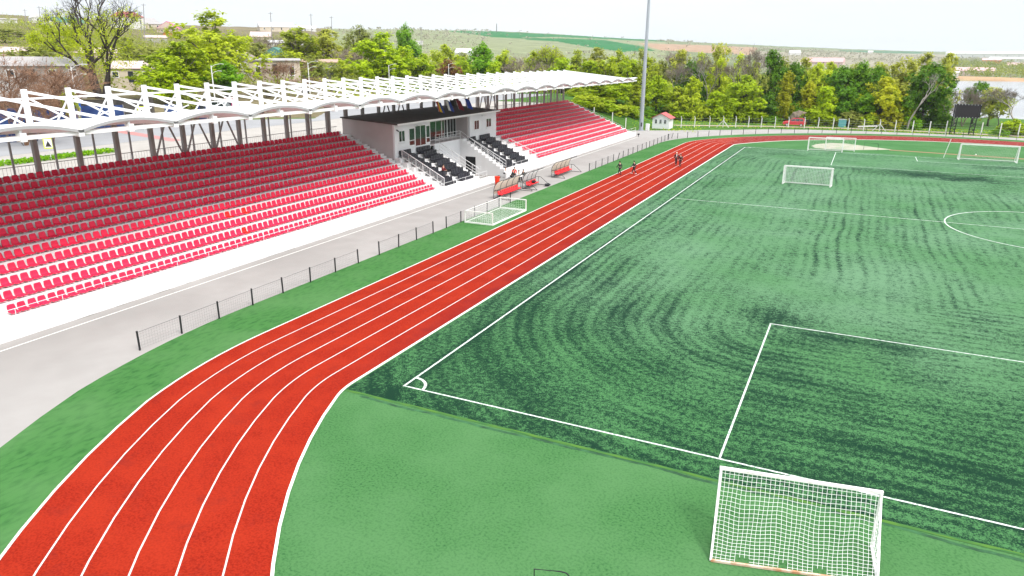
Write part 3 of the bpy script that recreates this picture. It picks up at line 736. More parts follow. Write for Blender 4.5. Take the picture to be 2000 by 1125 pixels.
window(FX+.002, 45.4, 46.6, 4.75, 6.75, 1, "glazing", midrail=5.35); window(FX+.002, 46.65, 49.0, 4.55, 6.95, 2, "glazing"); window(FX+.002, 49.05, 49.95, 4.75, 6.8, 1, "glazing", midrail=5.35)
window(-31.295, 50.25, 53.1, 4.5, 7.1, 2, "glazing"); window(-31.295, 53.15, 56.0, 4.5, 7.1, 2, "glazing"); window(-31.295, 56.05, 57.4, 4.5, 7.0, 2, "door")
window(-31.295, 57.45, 59.75, 4.5, 7.1, 3, "glazing")
MB().box(-31.5, 50.2, 4.45, -31.3, 59.8, 7.12).build("recess_wall", shade_grey_pl, bld)
railing(MB(), [(-31.0+1.75, 51.1, 4.45), (-31.0+1.75, 57.25, 4.45)], 1.05, (1, .66, .33), 1.05, .022).build("balcony_railing", white_steel, bld)
for y in (46.9, 63.2):
    m = MB().tube([(FX, y, 7.0), (FX+.55, y, 7.05)], .02, 5); m.box(FX+.45, y-.5, 7.0, FX+.62, y+.5, 7.08); m.build("wall_lamp", galv, bld)
m = MB().box(FX, 42.85, 6.72, FX+.16, 42.97, 6.82); m.tube([(FX+.16, 42.91, 6.72), (FX+.36, 42.86, 6.66)], .07, 8); m.build("security_camera", dark_steel, bld)
m = MB().box(-35.9, 66.2, 7.92, -35.2, 66.9, 8.9); tag(m.build("loudspeaker", black_pl, None, origin=(-35.5, 66.5, 7.9)), "small black box speaker on the commentary roof beside a column", "loudspeaker")
# flags hanging from slanted poles under the canopy
def flag(px0, y, cols, label):
    t = thing("hanging_flag", label, "flag", (-30.4, y, 9.6), "flags under the canopy")
    a = Vector((-30.6, y, 9.62)); d = Vector((.75, -.62, -.95)).normalized()
    MB().tube([a, a+d*2.1], .02, 5).build("flag_pole", galv, t)
    m = MB(); mats = [mat("flag_%d_%d_%d" % tuple(int(255*v) for v in c), c, .8) for c in cols]
    nc = len(cols); wv = Vector((.30, .95, -.22)); per = 4; tot = nc*per
    for i in range(tot):
        for j in range(6):
            def pt(ii, jj):
                u = ii/tot; v = jj/6
                return a+d*(.25+1.75*v)+wv*(u*.95)+Vector((.06*math.sin(6*u+3*v), 0, -.12*u*u))
            m.add([pt(i, j), pt(i+1, j), pt(i+1, j+1), pt(i, j+1)], [(0, 1, 2, 3)], i//per)
    m.build("flag_cloth", mats, t)
blu = (.03,.07,.32); yel = (.72,.50,.03); rd_ = (.50,.02,.03); wh = (.75,.75,.75)
flag(0, 53.4, [rd_, yel, blu], "blue, yellow and red flag, leftmost of the four under the canopy")
flag(0, 55.8, [wh, blu], "white and blue flag, second from the left under the canopy")
flag(0, 58.4, [(.20,.02,.03), (.16,.015,.03)], "dark maroon flag, second from the right under the canopy")
flag(0, 60.8, [(.02,.06,.35), (.02,.06,.35)], "plain blue flag, rightmost of the four under the canopy")
# ================================================================== FENCES, GOALS, DUGOUTS, PEOPLE ...
net_w = mat("net_cord", (.80,.80,.79), .8)
goal_w = mat("goal_white", (.78,.77,.75), .5, (.66,.60,.55), 4, .55, .75)
rust = mat("rusty_bar", (.45,.22,.12), .8, (.65,.52,.42), 3, .4, .6)
wire = mat("fence_wire", (.11,.11,.12), .5)
post_b = mat("black_post", (.012,.013,.016), .5)
pm_ = MB().box(-.036, -.036, 0, .036, .036, 1.08).mesh("post", post_b)
pcap = MB().box(-.04, -.04, 1.04, .04, .04, 1.05)
def mesh_fence(pts, label, lean=None):
    o0 = Vector((*pts[0], 0)); t = thing("mesh_fence", label, "fence", o0, "low black mesh fence around the track")
    for i, q in enumerate(pts):
        p = bpy.data.objects.new("post", pm_); COL.objects.link(p); p.parent = t; p.location = Vector((*q, 0))-o0
        if i+1 < len(pts): d = Vector(pts[i+1])-Vector(q)
        p.rotation_euler = (rng.uniform(-.03, .03), rng.uniform(-.03, .03), math.atan2(d.y, d.x))
        if lean and i in lean: p.rotation_euler[0] = .22
    m = MB()
    for i in range(len(pts)-1):
        a = Vector((*pts[i], 0)); b = Vector((*pts[i+1], 0)); L_ = (b-a).length
        for z in (.08, .24, .4, .56, .72, .88, 1.0): m.bar(a+Vector((0,0,z)), b+Vector((0,0,z)), .004 if z < 1 else .016)
        nn = max(2, int(L_/.16))
        for j in range(1, nn):
            c = a.lerp(b, j/nn); m.bar(c+Vector((0,0,.06)), c+Vector((0,0,1.02)), .003)
    m.build("wire_mesh", wire, t)
    return t
FXX = -14.72
def run(y0, n): return [(FXX, y0+2.655*i) for i in range(n)]
mesh_fence(run(-2.55, 8), "low black mesh fence run nearest the camera beside the grey path")
mesh_fence(run(18.68, 4), "short low mesh fence run between two gaps beside the grey path")
mesh_fence(run(28.9, 6), "low mesh fence run behind the overturned goal, left of the first dugout")
mesh_fence(run(66.9, 5), "low mesh fence run just right of the last dugout")
mesh_fence(run(79.6, 7), "low mesh fence run in the middle between dugouts and floodlight mast", (0,))
mesh_fence(run(97.6, 7), "low mesh fence run ending where the fence starts to curve", (6,))
th0, th1 = -1.20, 1.35; rr = 53.7; arc = [(CX+rr*math.sin(th0+(th1-th0)*i/46), CF+rr*math.cos(th0+(th1-th0)*i/46)) for i in range(47)]
mesh_fence(arc, "low black mesh fence curving round the far end of the red track")
# --- goals
def bars(m, seg, w_=.10):
    for a, b in seg: m.bar(a, b, w_)
    return m
def netgrid(m, f, nu, nv, r=.012, skip=None):
    for i in range(nu+1):
        for j in range(nv):
            if skip and skip(i/nu, (j+.5)/nv): continue
            m.bar(f(i/nu, j/nv), f(i/nu, (j+1)/nv), r)
    for j in range(nv+1):
        for i in range(nu):
            if skip and skip((i+.5)/nu, j/nv): continue
            m.bar(f(i/nu, j/nv), f((i+1)/nu, j/nv), r)
    return m
# near goal
A0 = at(1409, 914, 2.02); B0 = at(1722, 962, 2.02); A0.z = B0.z = 2.02
A1 = at(1388, 1094, .05); B1 = at(1714, 1140, .05)
g = thing("football_goal", "white goal with a square net and rusty ground bar in the near foreground", "football goal", (A0.x, A0.y, 0), "goals around the pitch")
dn = lambda P: Vector((P.x, P.y, .05))
bars(MB(), [(dn(A0)-Vector((0,0,.05)), A0)], .09).build("goal_post", goal_w, g); bars(MB(), [(dn(B0)-Vector((0,0,.05)), B0)], .09).build("goal_post", goal_w, g)
bars(MB(), [(A0+(A0-B0).normalized()*.05, B0+(B0-A0).normalized()*.05)], .095).build("crossbar", goal_w, g)
bars(MB(), [(A1, B1)], .07).build("ground_bar", rust, g)
for q0, q1 in ((dn(A0), A1), (dn(B0), B1)): bars(MB(), [(q0, q1)], .07).build("base_bar", goal_w, g)
for q0, q1 in ((A0, A1), (B0, B1)): bars(MB(), [(q0, q1)], .05).build("back_stay", goal_w, g)
def fback(u, v):
    P = A0.lerp(B0, u).lerp(A1.lerp(B1, u), v); s = math.sin(math.pi*v)
    P = P-Vector((0, 0, s*(.20+.07*math.sin(u*13)+.02*math.sin(u*39+v*5)))); 
    P.x += .02*math.sin(u*23+v*7)*s; P.y += .05*s*math.sin(u*13+1)
    if v > .9: P.z = max(P.z, .04)
    return P
netgrid(MB(), fback, 34, 23, .0085, lambda u, v: v > .9 and (.15 < u < .24 or .42 < u < .47 or .62 < u < .7)).build("net", net_w, g)
for P0, P1 in ((A0, A1), (B0, B1)):
    def fs_(u, v, P0=P0, P1=P1):
        return dn(P0).lerp(P0, u).lerp(P1+Vector((0,0,.02*u)), v)+Vector((.03*math.sin(u*9+v*7), 0, 0))
    netgrid(MB(), fs_, 12, 12, .013).build("side_net", net_w, g)
def std_goal(x0, y0, x1, y1, H, dep, label, pw=.11, top=.9, nm="football_goal", cell=.2, r=.008, sagbar=False):
    """upright goal: posts at (x0,y0),(x1,y1); net box extends along dep (a 2D vector)"""
    a = Vector((x0, y0, 0)); b = Vector((x1, y1, 0)); d = Vector((*dep, 0)); up = Vector((0, 0, H)); t = thing(nm, label, "football goal", a, "goals around the pitch")
    bars(MB(), [(a, a+up)], pw).build("goal_post", goal_w, t); bars(MB(), [(b, b+up)], pw).build("goal_post", goal_w, t)
    bars(MB(), [(a+up, b+up)], pw).build("crossbar", goal_w, t)
    z = Vector((0, 0, .04))
    bars(MB(), [(a+z, a+d+z), (b+z, b+d+z), (a+d+z, b+d+z)], pw*.7).build("base_frame", goal_w, t)
    for e_ in (a, b): bars(MB(), [(e_+up, e_+d*top+up*.95)], pw*.55).build("top_side_bar", goal_w, t); bars(MB(), [(e_+d*top+up*.95, e_+d+z)], pw*.55).build("back_stay", goal_w, t)
    if not sagbar: bars(MB(), [(a+d*top+up*.95, b+d*top+up*.95)], pw*.55).build("top_bar", goal_w, t)
    W = (b-a).length
    def fb(u, v): 
        p = (a+d*top+up*.95).lerp(b+d*top+up*.95, u).lerp((a+d+z).lerp(b+d+z, u), v)
        if sagbar: p = p-Vector((0, 0, .55*math.sin(math.pi*u)*(1-v)))
        return p
    netgrid(MB(), fb, int(W/cell), int(H/cell), r).build("net", net_w, t)
    for P in (a, b):
        def fs2(u, v, P=P): return P.lerp(P+d, u).lerp((P+up).lerp(P+d*top+up*.95, u), v)
        netgrid(MB(), fs2, max(3, int(d.length/cell)), int(H/cell), r).build("side_net", net_w, t)
    def ft(u, v): return (a+up).lerp(b+up, u).lerp(fb(u, 0), v)
    netgrid(MB(), ft, int(W/cell), max(2, int(d.length*top/cell)), r).build("top_net", net_w, t)
    return t
std_goal(9.9, 68.6, 15.3, 68.6, 2.25, (.15, 1.3), "small white goal standing alone on the carpet inside the pitch", .15, .75, cell=.17, r=.02)
std_goal(10.1, 106.3, 15.4, 106.4, 2.15, (0, 1.6), "small white goal left of the sand pit at the far goal line", .16, .5)
std_goal(12.7, 108.2, 17.2, 108.5, 2.15, (0, 1.5), "small white goal partly hidden behind another by the sand pit", .12, .5)
std_goal(32.0, 105.0, 39.55, 105.0, 2.44, (0, 2.1), "full size white goal on the far goal line with a loose net", .15, .45, sagbar=True)
# overturned goal on the green margin
t = thing("overturned_goal", "white full size goal tipped onto its back on the green strip by the track", "football goal", (-12.9, 35.3, 0), "goals around the pitch")
X0, X1, Y0, Y1, H = -14.35, -11.5, 31.7, 39.1, 1.12
c = lambda x, y, z: Vector((x, y, z))
bars(MB(), [(c(X1,Y0,.07), c(X1,Y1,.07))], .12).build("crossbar", goal_w, t)
bars(MB(), [(c(X0,Y0,.07), c(X1,Y0,.07))], .12).build("goal_post", goal_w, t); bars(MB(), [(c(X0,Y1,.07), c(X1,Y1,.07))], .12).build("goal_post", goal_w, t)
for yy_ in (Y0, Y1):
    bars(MB(), [(c(X1,yy_,0), c(X1,yy_,H)), (c(X0,yy_,0), c(X0,yy_,H)), (c(X0,yy_,H), c(X1,yy_,H))], .09).build("net_frame", goal_w, t)
bars(MB(), [(c(X0,Y0,H), c(X0,Y1,H)), (c(X0,Y0,.05), c(X0,Y1,.05))], .05).build("ground_bar", goal_w, t)
netgrid(MB(), lambda u, v: c(X0+(X1-X0)*u, Y0+(Y1-Y0)*v, .10+.05*math.sin(9*v)), 14, 36, .006).build("net", net_w, t)
for y in (Y0, Y1): netgrid(MB(), lambda u, v: c(X0+(X1-X0)*u, y, .05+(H-.05)*v), 14, 6, .007).build("side_net", net_w, t)
netgrid(MB(), lambda u, v: c(X0, Y0+(Y1-Y0)*u, .05+(H-.05)*v), 36, 6, .005).build("back_net", net_w, t)
netgrid(MB(), lambda u, v: c(X0+(X1-X0)*v, Y0+(Y1-Y0)*u, H+(.15-H)*v*1.0-.15*math.sin(math.pi*v)), 30, 12, .005).build("loose_net", net_w, t)
# hurdles: thin dark frames
def hurdle(a, b, h, label, r=.02):
    t = thing("training_frame", label, "frame", (a[0], a[1], 0), "thin dark training frames")
    a = Vector((*a, 0)); b = Vector((*b, 0)); up = Vector((0, 0, h)); q = (b-a).normalized()
    cr = [b+up-q*.28, b+up-q*.12+Vector((0,0,-.03)), b+up-q*.03+Vector((0,0,-.12)), b+up+Vector((0,0,-.28)), b]
    MB().tube([a, a+up, cr[0]], r, 6).build("top_rail", post_b, t); MB().tube(cr, r, 6).build("leg", post_b, t)
    n = Vector((-q.y, q.x, 0)); m = MB(); m.bar(a-n*.45+Vector((0,0,.02)), a+n*.05+Vector((0,0,.02)), .04); m.bar(b-n*.45+Vector((0,0,.02)), b+n*.05+Vector((0,0,.02)), .04); m.build("foot", post_b, t)
hurdle((10.98, -9.78), (11.96, -9.46), .80, "thin black frame with a rounded corner at the bottom edge of the photo")
hurdle((18.6, 112.6), (20.8, 112.1), 1.15, "thin dark frame standing in front of the far sand pit", .03)
o = MB().tube([(30.1, 106.9, 0), (30.62, 106.5, 3.0)], .05, 8).build("leaning_pole", goal_w, None, origin=(30.1, 106.9, 0)); tag(o, "white leaning pole behind the far goal line, left of the full size goal", "pole")
bl = bmesh.new(); bmesh.ops.create_icosphere(bl, subdivisions=2, radius=.11); me = bpy.data.meshes.new("football"); bl.to_mesh(me); bl.free(); me.materials.append(goal_w)
o = bpy.data.objects.new("football", me); COL.objects.link(o); o.location = at(1906, 302, .12); tag(o, "white ball lying in the full size goal at the far end", "ball")

# --- dugouts
dug_f = mat("dugout_frame", (.05,.05,.055), .5)
acryl = mat("dugout_panel", (.86,.76,.62), .3, (.80,.70,.57), 1.0, transl=.75)
acryl2 = mat("dugout_panel_clear", (.86,.84,.81), .3, transl=.75)
shell_r = mat("dugout_seat_red", (.80,.012,.022), .4)
bench_me = seat_mesh("bench_seat", shell_r, dug_f, .44)
def dugout(y0, y1, nb, label, panel, xo=0):
    t = thing("team_dugout", label, "dugout", (-16.4+xo, y0, 0), "team dugouts beside the grey path")
    xb, xf = -17.25+xo, -15.35+xo
    prof = [(xb, 0), (xb, .5), (xb+.02, 1.0), (xb+.16, 1.45), (xb+.46, 1.82), (xb+.9, 2.03), (xb+1.15, 2.08)]
    for i in range(nb+1):
        y = y0+(y1-y0)*i/nb
        MB().tube([(x, y, z) for x, z in prof], .035, 6).build("rib", dug_f, t)
    for i in range(nb):
        ya_ = y0+(y1-y0)*i/nb+.04; yb_ = y0+(y1-y0)*(i+1)/nb-.04; m = MB()
        P = prof[1:]
        m.add([(x, yy, z) for yy in (ya_, yb_) for x, z in P], [(j, j+1, len(P)+j+1, len(P)+j) for j in range(len(P)-1)])
        m.build("panel", panel, t, smooth=True)
    m = MB(); m.bar((xb, y0, .82), (xb, y1, .82), .05); m.bar((prof[-1][0], y0, 2.08), (prof[-1][0], y1, 2.08), .07); m.bar((xb, y0, .05), (xb, y1, .05), .05); m.build("rail", white_steel if False else dug_f, t)
    for y in (y0, y1):
        m = MB(); m.bar((xb, y, .04), (xf, y, .04), .05); m.bar((xf, y, .04), (xb+.75, y, .95), .045); m.bar((xb, y, .95), (xb+.75, y, .95), .045); m.bar((xb+.42, y, .04), (xb+.42, y, .95), .04); m.build("side_frame", dug_f, t)
    n = int((y1-y0-.5)/.47)
    MB().bar((xb+.5, y0+.2, .38), (xb+.5, y1-.2, .38), .06).build("bench_rail", dug_f, t)
    for j in range(n):
        o = bpy.data.objects.new("seat", bench_me); COL.objects.link(o); o.parent = t; o.location = Vector((xb+.78, y0+.42+j*.47, .29))-Vector(t.location)
dugout(43.3, 49.4, 4, "dugout with beige curved panels and red seats behind the overturned goal", acryl)
dugout(50.3, 54.0, 3, "shorter dugout with clear panels and a dark jacket on its red seats", acryl2, .2)
dugout(59.6, 65.6, 4, "dugout with beige curved panels standing alone, farthest from the camera", acryl)
cloth_k = mat("black_cloth", (.012,.012,.015), .9, (.025,.025,.03), 6)
m = MB(); pts_ = []
jm = bmesh.new(); bmesh.ops.create_icosphere(jm, subdivisions=3, radius=.3)
for v in jm.verts: v.co = Vector((v.co.x*.9, v.co.y*1.1, v.co.z*.55))*(1+.15*math.sin(v.co.x*19+v.co.y*11))
me = bpy.data.meshes.new("jacket"); jm.to_mesh(me); jm.free(); me.materials.append(cloth_k)
o = bpy.data.objects.new("jacket", me); COL.objects.link(o); o.location = (-16.52, 52.4, .60); tag(o, "black jacket bundled on a red dugout seat", "jacket")
o = bpy.data.objects.new("sports_bag", me.copy()); COL.objects.link(o); o.location = (-15.2, 53.5, .17); o.scale = (1.2, 1.6, 1.0); tag(o, "black sports bag on the ground beside the shorter dugout", "bag")
# --- red bin
bn = thing("waste_bin", "bright red tall waste bin standing in front of the white stand wall", "bin", at(971, 362))
redp = mat("bin_red", (.80,.035,.006), .45)
MB().lathe([(.22, 0), (.24, .06), (.30, .92), (.30, 1.0)], tuple(bn.location), 14).build("bin_body", redp, bn); MB().lathe([(.33, 1.0), (.33, 1.05), (.20, 1.10), (.05, 1.11)], tuple(bn.location), 14).build("lid", redp, bn)
m = MB(); m.tube([(-21.15, 113.2, .0), (-21.15, 113.2, .32)], .05, 8); m.box(-21.32, 113.05, .32, -20.98, 113.35, .62); tag(m.build("ground_lamp", dark_steel, None, origin=(-21.15, 113.2, 0)), "small dark lamp on the concrete near the foot of the mast", "lamp")

# --- people
SKIN = mat("skin", (.50,.30,.21), .6)
HAIR = mat("dark_hair", (.02,.015,.012), .7); CAPW = mat("pale_hat", (.7,.66,.6), .7)
def skinmesh(name, V_, E_, Rr_, m_, parent, root=0, sub=1):
    me = bpy.data.meshes.new(name); me.from_pydata([tuple(v) for v in V_], E_, []); me.materials.append(m_)
    o = bpy.data.objects.new(name, me); COL.objects.link(o); o.parent = parent
    md = o.modifiers.new("skin", 'SKIN'); md.use_smooth_shade = True
    sv = me.skin_vertices[0].data if me.skin_vertices else None
    if sv is None:
        bm = bmesh.new(); bm.from_mesh(me); bm.verts.layers.skin.verify(); bm.to_mesh(me); bm.free(); sv = me.skin_vertices[0].data
    for i, r in enumerate(Rr_):
        sv[i].radius = r if isinstance(r, tuple) else (r, r); sv[i].use_root = (i == root)
    md2 = o.modifiers.new("sub", 'SUBSURF'); md2.levels = sub; md2.render_levels = sub
    return o
def person(loc, rz, pose, top, bot, label, shoe=(.02,.02,.02), hat=None, shirt=None, scale=1.0):
    t = thing("person", label, "person", loc); t.rotation_euler = (0, 0, rz); t.scale = (scale,)*3
    hz_ = .93; dy = 0
    if pose == 'sit': hz_ = .52
    lean = {'walk': .05, 'sit': .08, 'stand': .02, 'lean': .28}[pose]
    J = {'pel': (0, 0, hz_), 'bel': (0, lean*.3, hz_+.18), 'che': (0, lean*.8, hz_+.40), 'nec': (0, lean, hz_+.55), 'hd0': (0, lean+.02, hz_+.63), 'hd1': (0, lean+.03, hz_+.78)}
    for s, n_ in ((1, 'L'), (-1, 'R')):
        J['sh'+n_] = (.19*s, lean*.85, hz_+.47)
        if pose == 'walk': f = s; J['hp'+n_] = (.09*s, 0, hz_-.04); J['kn'+n_] = (.10*s, .20*f+.06, .50); J['an'+n_] = (.10*s, .36*f-.04, .10 if f > 0 else .15); J['to'+n_] = (.10*s, .36*f+.14, .045); J['el'+n_] = (.26*s, -.14*f+.02, hz_+.20); J['wr'+n_] = (.25*s, -.24*f+.16, hz_-.02)
        elif pose == 'sit': J['hp'+n_] = (.10*s, 0, hz_-.02); J['kn'+n_] = (.13*s, .44, .50); J['an'+n_] = (.13*s, .45, .10); J['to'+n_] = (.14*s, .62, .04); J['el'+n_] = (.26*s, .10, hz_+.20); J['wr'+n_] = (.16*s, .36, hz_+.12)
        else: J['hp'+n_] = (.09*s, 0, hz_-.04); J['kn'+n_] = (.11*s, .03, .50); J['an'+n_] = (.12*s, 0, .09); J['to'+n_] = (.13*s, .17, .04); J['el'+n_] = (.27*s, .05+lean*.6, hz_+.21); J['wr'+n_] = (.22*s, .26+lean, hz_+.10)
        wv = Vector(J['wr'+n_]); dv = (wv-Vector(J['el'+n_])).normalized(); J['pa'+n_] = tuple(wv+dv*.07)
        sd_ = Vector((1, 0, 0)); 
        for q_ in range(4): J['f%d%s' % (q_, n_)] = tuple(wv+dv*(.135+.012*(1.5-abs(q_-1.5)))+sd_*(.022*(q_-1.5))+Vector((0, .012, -.01)))
        J['th'+n_] = tuple(wv+dv*.06+Vector((-.045*s, .035, 0)))
    names = list(J); ix = {n: i for i, n in enumerate(names)}
    E_ = [('pel','bel'),('bel','che'),('che','nec'),('nec','hd0'),('hd0','hd1')]
    for n_ in 'LR':
        E_ += [('pel','hp'+n_),('hp'+n_,'kn'+n_),('kn'+n_,'an'+n_),('an'+n_,'to'+n_),('che','sh'+n_),('sh'+n_,'el'+n_),('el'+n_,'wr'+n_),('wr'+n_,'pa'+n_),('pa'+n_,'th'+n_)]+[('pa'+n_,'f%d%s' % (q_, n_)) for q_ in range(4)]
    Rm = {'pel': (.14,.10), 'bel': (.13,.095), 'che': (.155,.10), 'nec': .052, 'hd0': (.082,.09), 'hd1': (.075,.085)}
    for n_ in 'LR': Rm.update({'hp'+n_: .085, 'kn'+n_: .058, 'an'+n_: .042, 'to'+n_: .032, 'sh'+n_: .06, 'el'+n_: .042, 'wr'+n_: .03, 'pa'+n_: (.036,.02), 'th'+n_: .009, **{'f%d%s' % (q_, n_): .009 for q_ in range(4)}})
    skinmesh("body", [J[n] for n in names], [(ix[a], ix[b]) for a, b in E_], [Rm[n] for n in names], SKIN, t)
    def sub_(nm, keep, add, m_, root):
        kk = [n for n in names if n in keep]; ii = {n: i for i, n in enumerate(kk)}
        ee = [(ii[a], ii[b]) for a, b in E_ if a in ii and b in ii]
        rr_ = []
        for n in kk:
            r = Rm[n]; rr_.append((r[0]+add, r[1]+add) if isinstance(r, tuple) else r+add)
        return skinmesh(nm, [J[n] for n in kk], ee, rr_, m_, t, ii[root])
    sub_("jacket", {'pel','bel','che','shL','shR','elL','elR','wrL','wrR'}, .022, top, 'che')
    sub_("trousers", {'pel','hpL','hpR','knL','knR','anL','anR'}, .016, bot, 'pel')
    sh = mat("shoes_%02d" % int(100*shoe[0]), shoe, .6)
    m = MB()
    for n_ in 'LR':
        a = Vector(J['an'+n_]); b = Vector(J['to'+n_]); m.tube([a+Vector((0,-.05,-.045)), a+Vector((0,.04,-.04)), b+Vector((0,0,-.002)), b+Vector((0,.05,-.01))], [.045,.055,.045,.02], 8)
    m.build("shoes", sh, None).parent = t
    hb = bmesh.new(); bmesh.ops.create_icosphere(hb, subdivisions=2, radius=.107)
    hc = (Vector(J['hd0'])+Vector(J['hd1']))*.5+Vector((0, -.014, .035))
    for v in hb.verts: v.co = Vector((v.co.x*.93, v.co.y*1.02, v.co.z*1.05 if v.co.z > -.02 or v.co.y < .02 else .0))+hc
    me = bpy.data.meshes.new("hair"); hb.to_mesh(me); hb.free(); me.materials.append(hat or HAIR)
    h = bpy.data.objects.new("hair", me); COL.objects.link(h); h.parent = t
    if shirt:
        m = MB(); c0 = Vector(J['che']); c1 = Vector(J['pel']); m.tube([c0+Vector((0,.105,.09)), c0+Vector((0,.13,-.02)), c1+Vector((0,.135,.16))], [.035,.055,.04], 8); m.build("shirt", shirt, None).parent = t
    return t
jk = cloth_k; jn = mat("dark_trousers", (.016,.016,.022), .9); wt = mat("white_cloth", (.72,.72,.72), .9); rc = mat("red_cloth", (.65,.02,.02), .85); nv = mat("navy_cloth", (.02,.03,.05), .9); gc = mat("grey_green_cloth", (.05,.06,.055), .9)
pa = at(1210, 341, .02); person(pa, R_(62), 'walk', jk, jn, "person in black striding on the green strip at the edge of the track")
pa = at(1238, 340, .02); person(pa, R_(80), 'walk', jk, jn, "person in black with pale shoes stepping along the outer lane of the track", shoe=(.7,.68,.66))
pa = at(1320, 322, .02); person(pa, R_(200), 'walk', jk, jn, "pale-haired person in a dark suit and white shirt walking on the red track", hat=CAPW, shirt=wt, scale=1.03)
pa = at(1328, 325, .02); person(pa, R_(195), 'walk', jk, jn, "shorter person in black walking beside the one in a white shirt")
pa = at(998.5, 358, 0); person(pa, R_(-80), 'lean', jk, jn, "person in black standing at the white table behind the dugouts, on the left")
pa = at(1006, 355, 0); person(pa+Vector((-.35, .5, 0)), R_(-150), 'stand', rc, jn, "person in a red top standing behind the white table")
pa = at(1012, 355.5, 0)
def chair(loc, rz, label):
    t = thing("plastic_chair", label, "chair", loc); t.rotation_euler = (0, 0, rz)
    m = MB().box(-.22,-.22,.40,.22,.22,.44); m.build("seat", goal_w, None).parent = t
    m = MB().box(-.21,-.235,.44,.21,-.20,.84); m.build("backrest", goal_w, None).parent = t
    for x in (-.19, .19):
        for y in (-.19, .19): m = MB().bar((x, y, 0), (x, y, .40), .035); m.build("leg", goal_w, None).parent = t
pw = pa+Vector((-.4, .9, 0)); chair(pw, R_(-120), "white chair under the person in white at the table"); person(pw+Vector((0,0,-.03)), R_(-120), 'sit', wt, jn, "person in a white top sitting at the white table")
pd = at(1024, 352, 0)+Vector((-.2,.3,0)); chair(pd, R_(150), "white chair under the person in a dark jacket at the table"); person(pd+Vector((0,0,-.03)), R_(150), 'sit', gc, jn, "person in a dark grey jacket sitting at the right end of the white table")
tb = at(1011, 356, 0)+Vector((.1, -.2, 0)); t = thing("folding_table", "white folding table behind the dugouts with people round it", "table", tb)
MB().box(tb.x-.4, tb.y-.9, .72, tb.x+.4, tb.y+.9, .76).build("tabletop", goal_w, t)
for x in (-.34, .34):
    for y in (-.8, .8): MB().bar((tb.x+x, tb.y+y, 0), (tb.x+x, tb.y+y, .72), .035).build("leg", galv, t)
# seated spectator and the crouching one near the pit
person((bX(3)-.10, 46.0, bZ(2)+.16), R_(-90), 'sit', mat("maroon_cloth", (.16,.01,.014), .9), jn, "person in red and black sitting among the black seats by the balustrade")
person((-22.55, 56.9, .0), R_(-100), 'sit', wt, jn, "person in white and black sitting low beside the pit opening")
o = bpy.data.objects.new("backpack", bpy.data.meshes["jacket"].copy()); COL.objects.link(o); o.location = (-22.6, 55.2, .24); o.scale = (.8, .7, 1.5); tag(o, "small black backpack beside the person in white at the pit", "bag")
MB_b = MB().box(-22.9, 56.6, 0, -22.35, 57.2, .44); tag(MB_b.build("low_box", white_conc, None, origin=(-22.6, 56.9, 0)), "low white block under the person sitting by the pit", "block")

# --- mast, cabinet, kiosk, screen
ms = thing("floodlight_mast", "very tall tapered light grey floodlight mast with climbing rungs at the far left corner", "floodlight mast", (-24.1, 125.4, 0))
mst = mat("mast_grey", (.36,.39,.43), .5, (.32,.35,.39), .5, .4, .7, metal=.2)
MB().lathe([(.62, -.1), (.62, .12), (.46, .13), (.45, .3), (.26, 27), (.20, 34)], (-24.1, 125.4, 0), 12).build("mast_pole", mst, ms, smooth=False)
m = MB(); z = 3.0
while z < 33: r_ = .45-.0072*z; m.bar((-24.1-r_, 125.4, z), (-24.1-r_-.22, 125.3, z), .035); m.bar((-24.1-r_+.05, 125.5-r_, z), (-24.1-r_-.2, 125.3-r_*.5, z), .03); z += .45
m.build("climbing_rungs", galv, ms)
m = MB(); m.box(-26.3, 125.1, 33.5, -21.9, 125.7, 33.7)
m.build("head_frame", galv, ms)
lg = mat("lamp_glass", (.5,.5,.5), .2)
for i in range(6): MB().box(-26.2+i*.75, 124.85, 33.75, -25.65+i*.75, 125.05, 34.3).build("floodlight", lg, ms)
MB().box(-24.0, 124.85, .9, -23.8, 124.95, 1.7).build("control_box", dark_steel, ms)
cb = thing("electric_cabinet", "white metal cabinet at the foot of the floodlight mast", "cabinet", (-23.05, 126.6, 0))
MB().box(-23.4, 126.3, 0, -22.7, 126.9, 1.35).build("cabinet_body", white_paint, cb); MB().box(-23.36, 126.28, .1, -22.74, 126.296, 1.28).build("door", white_steel, cb)
ks = thing("white_kiosk", "small white hut with a red gable roof and three windows behind the far left bend", "kiosk", (-21.6, 133.6, 0))
kx0, kx1, ky0, ky1 = -23.5, -19.8, 132.0, 135.6
MB().box(kx0, ky0, -.3, kx1, ky1, 2.25).build("wall", white_paint, ks)
fixn(MB().prism([(kx0, 2.25), (kx1, 2.25), ((kx0+kx1)/2, 3.15)], ky0, ky0+.1).build("gable", white_paint, ks))
rfm = mat("red_sheet_roof", (.50,.09,.09), .5, (.42,.07,.075), 2)
xm = (kx0+kx1)/2
for s in (-1, 1):
    e = xm+s*2.25; m = MB(); m.prism([(xm, 3.16), (e, 2.08), (e, 2.16), (xm, 3.27)], ky0-.35, ky1+.3); fixn(m.build("roof_slope", rfm, ks))
for i in range(3):
    x = kx0+.55+i*1.0
    f = MB(); f.box(x, ky0-.03, 1.0, x+.52, ky0-.002, 1.95); fo = f.build("window", frame_w, ks)
    MB().box(x+.06, ky0-.045, 1.06, x+.24, ky0-.031, 1.89).build("pane", glass, fo); MB().box(x+.29, ky0-.045, 1.06, x+.46, ky0-.031, 1.89).build("pane", glass, fo)
sc = thing("score_screen", "large black video screen on two lattice legs behind the far right bend", "screen", (36.8, 150.9, 0))
scr = mat("screen_face", (.022,.018,.022), .35)
MB().box(34.75, 150.75, 3.62, 38.95, 150.85, 5.85).build("screen_panel", scr, sc)
f = MB()
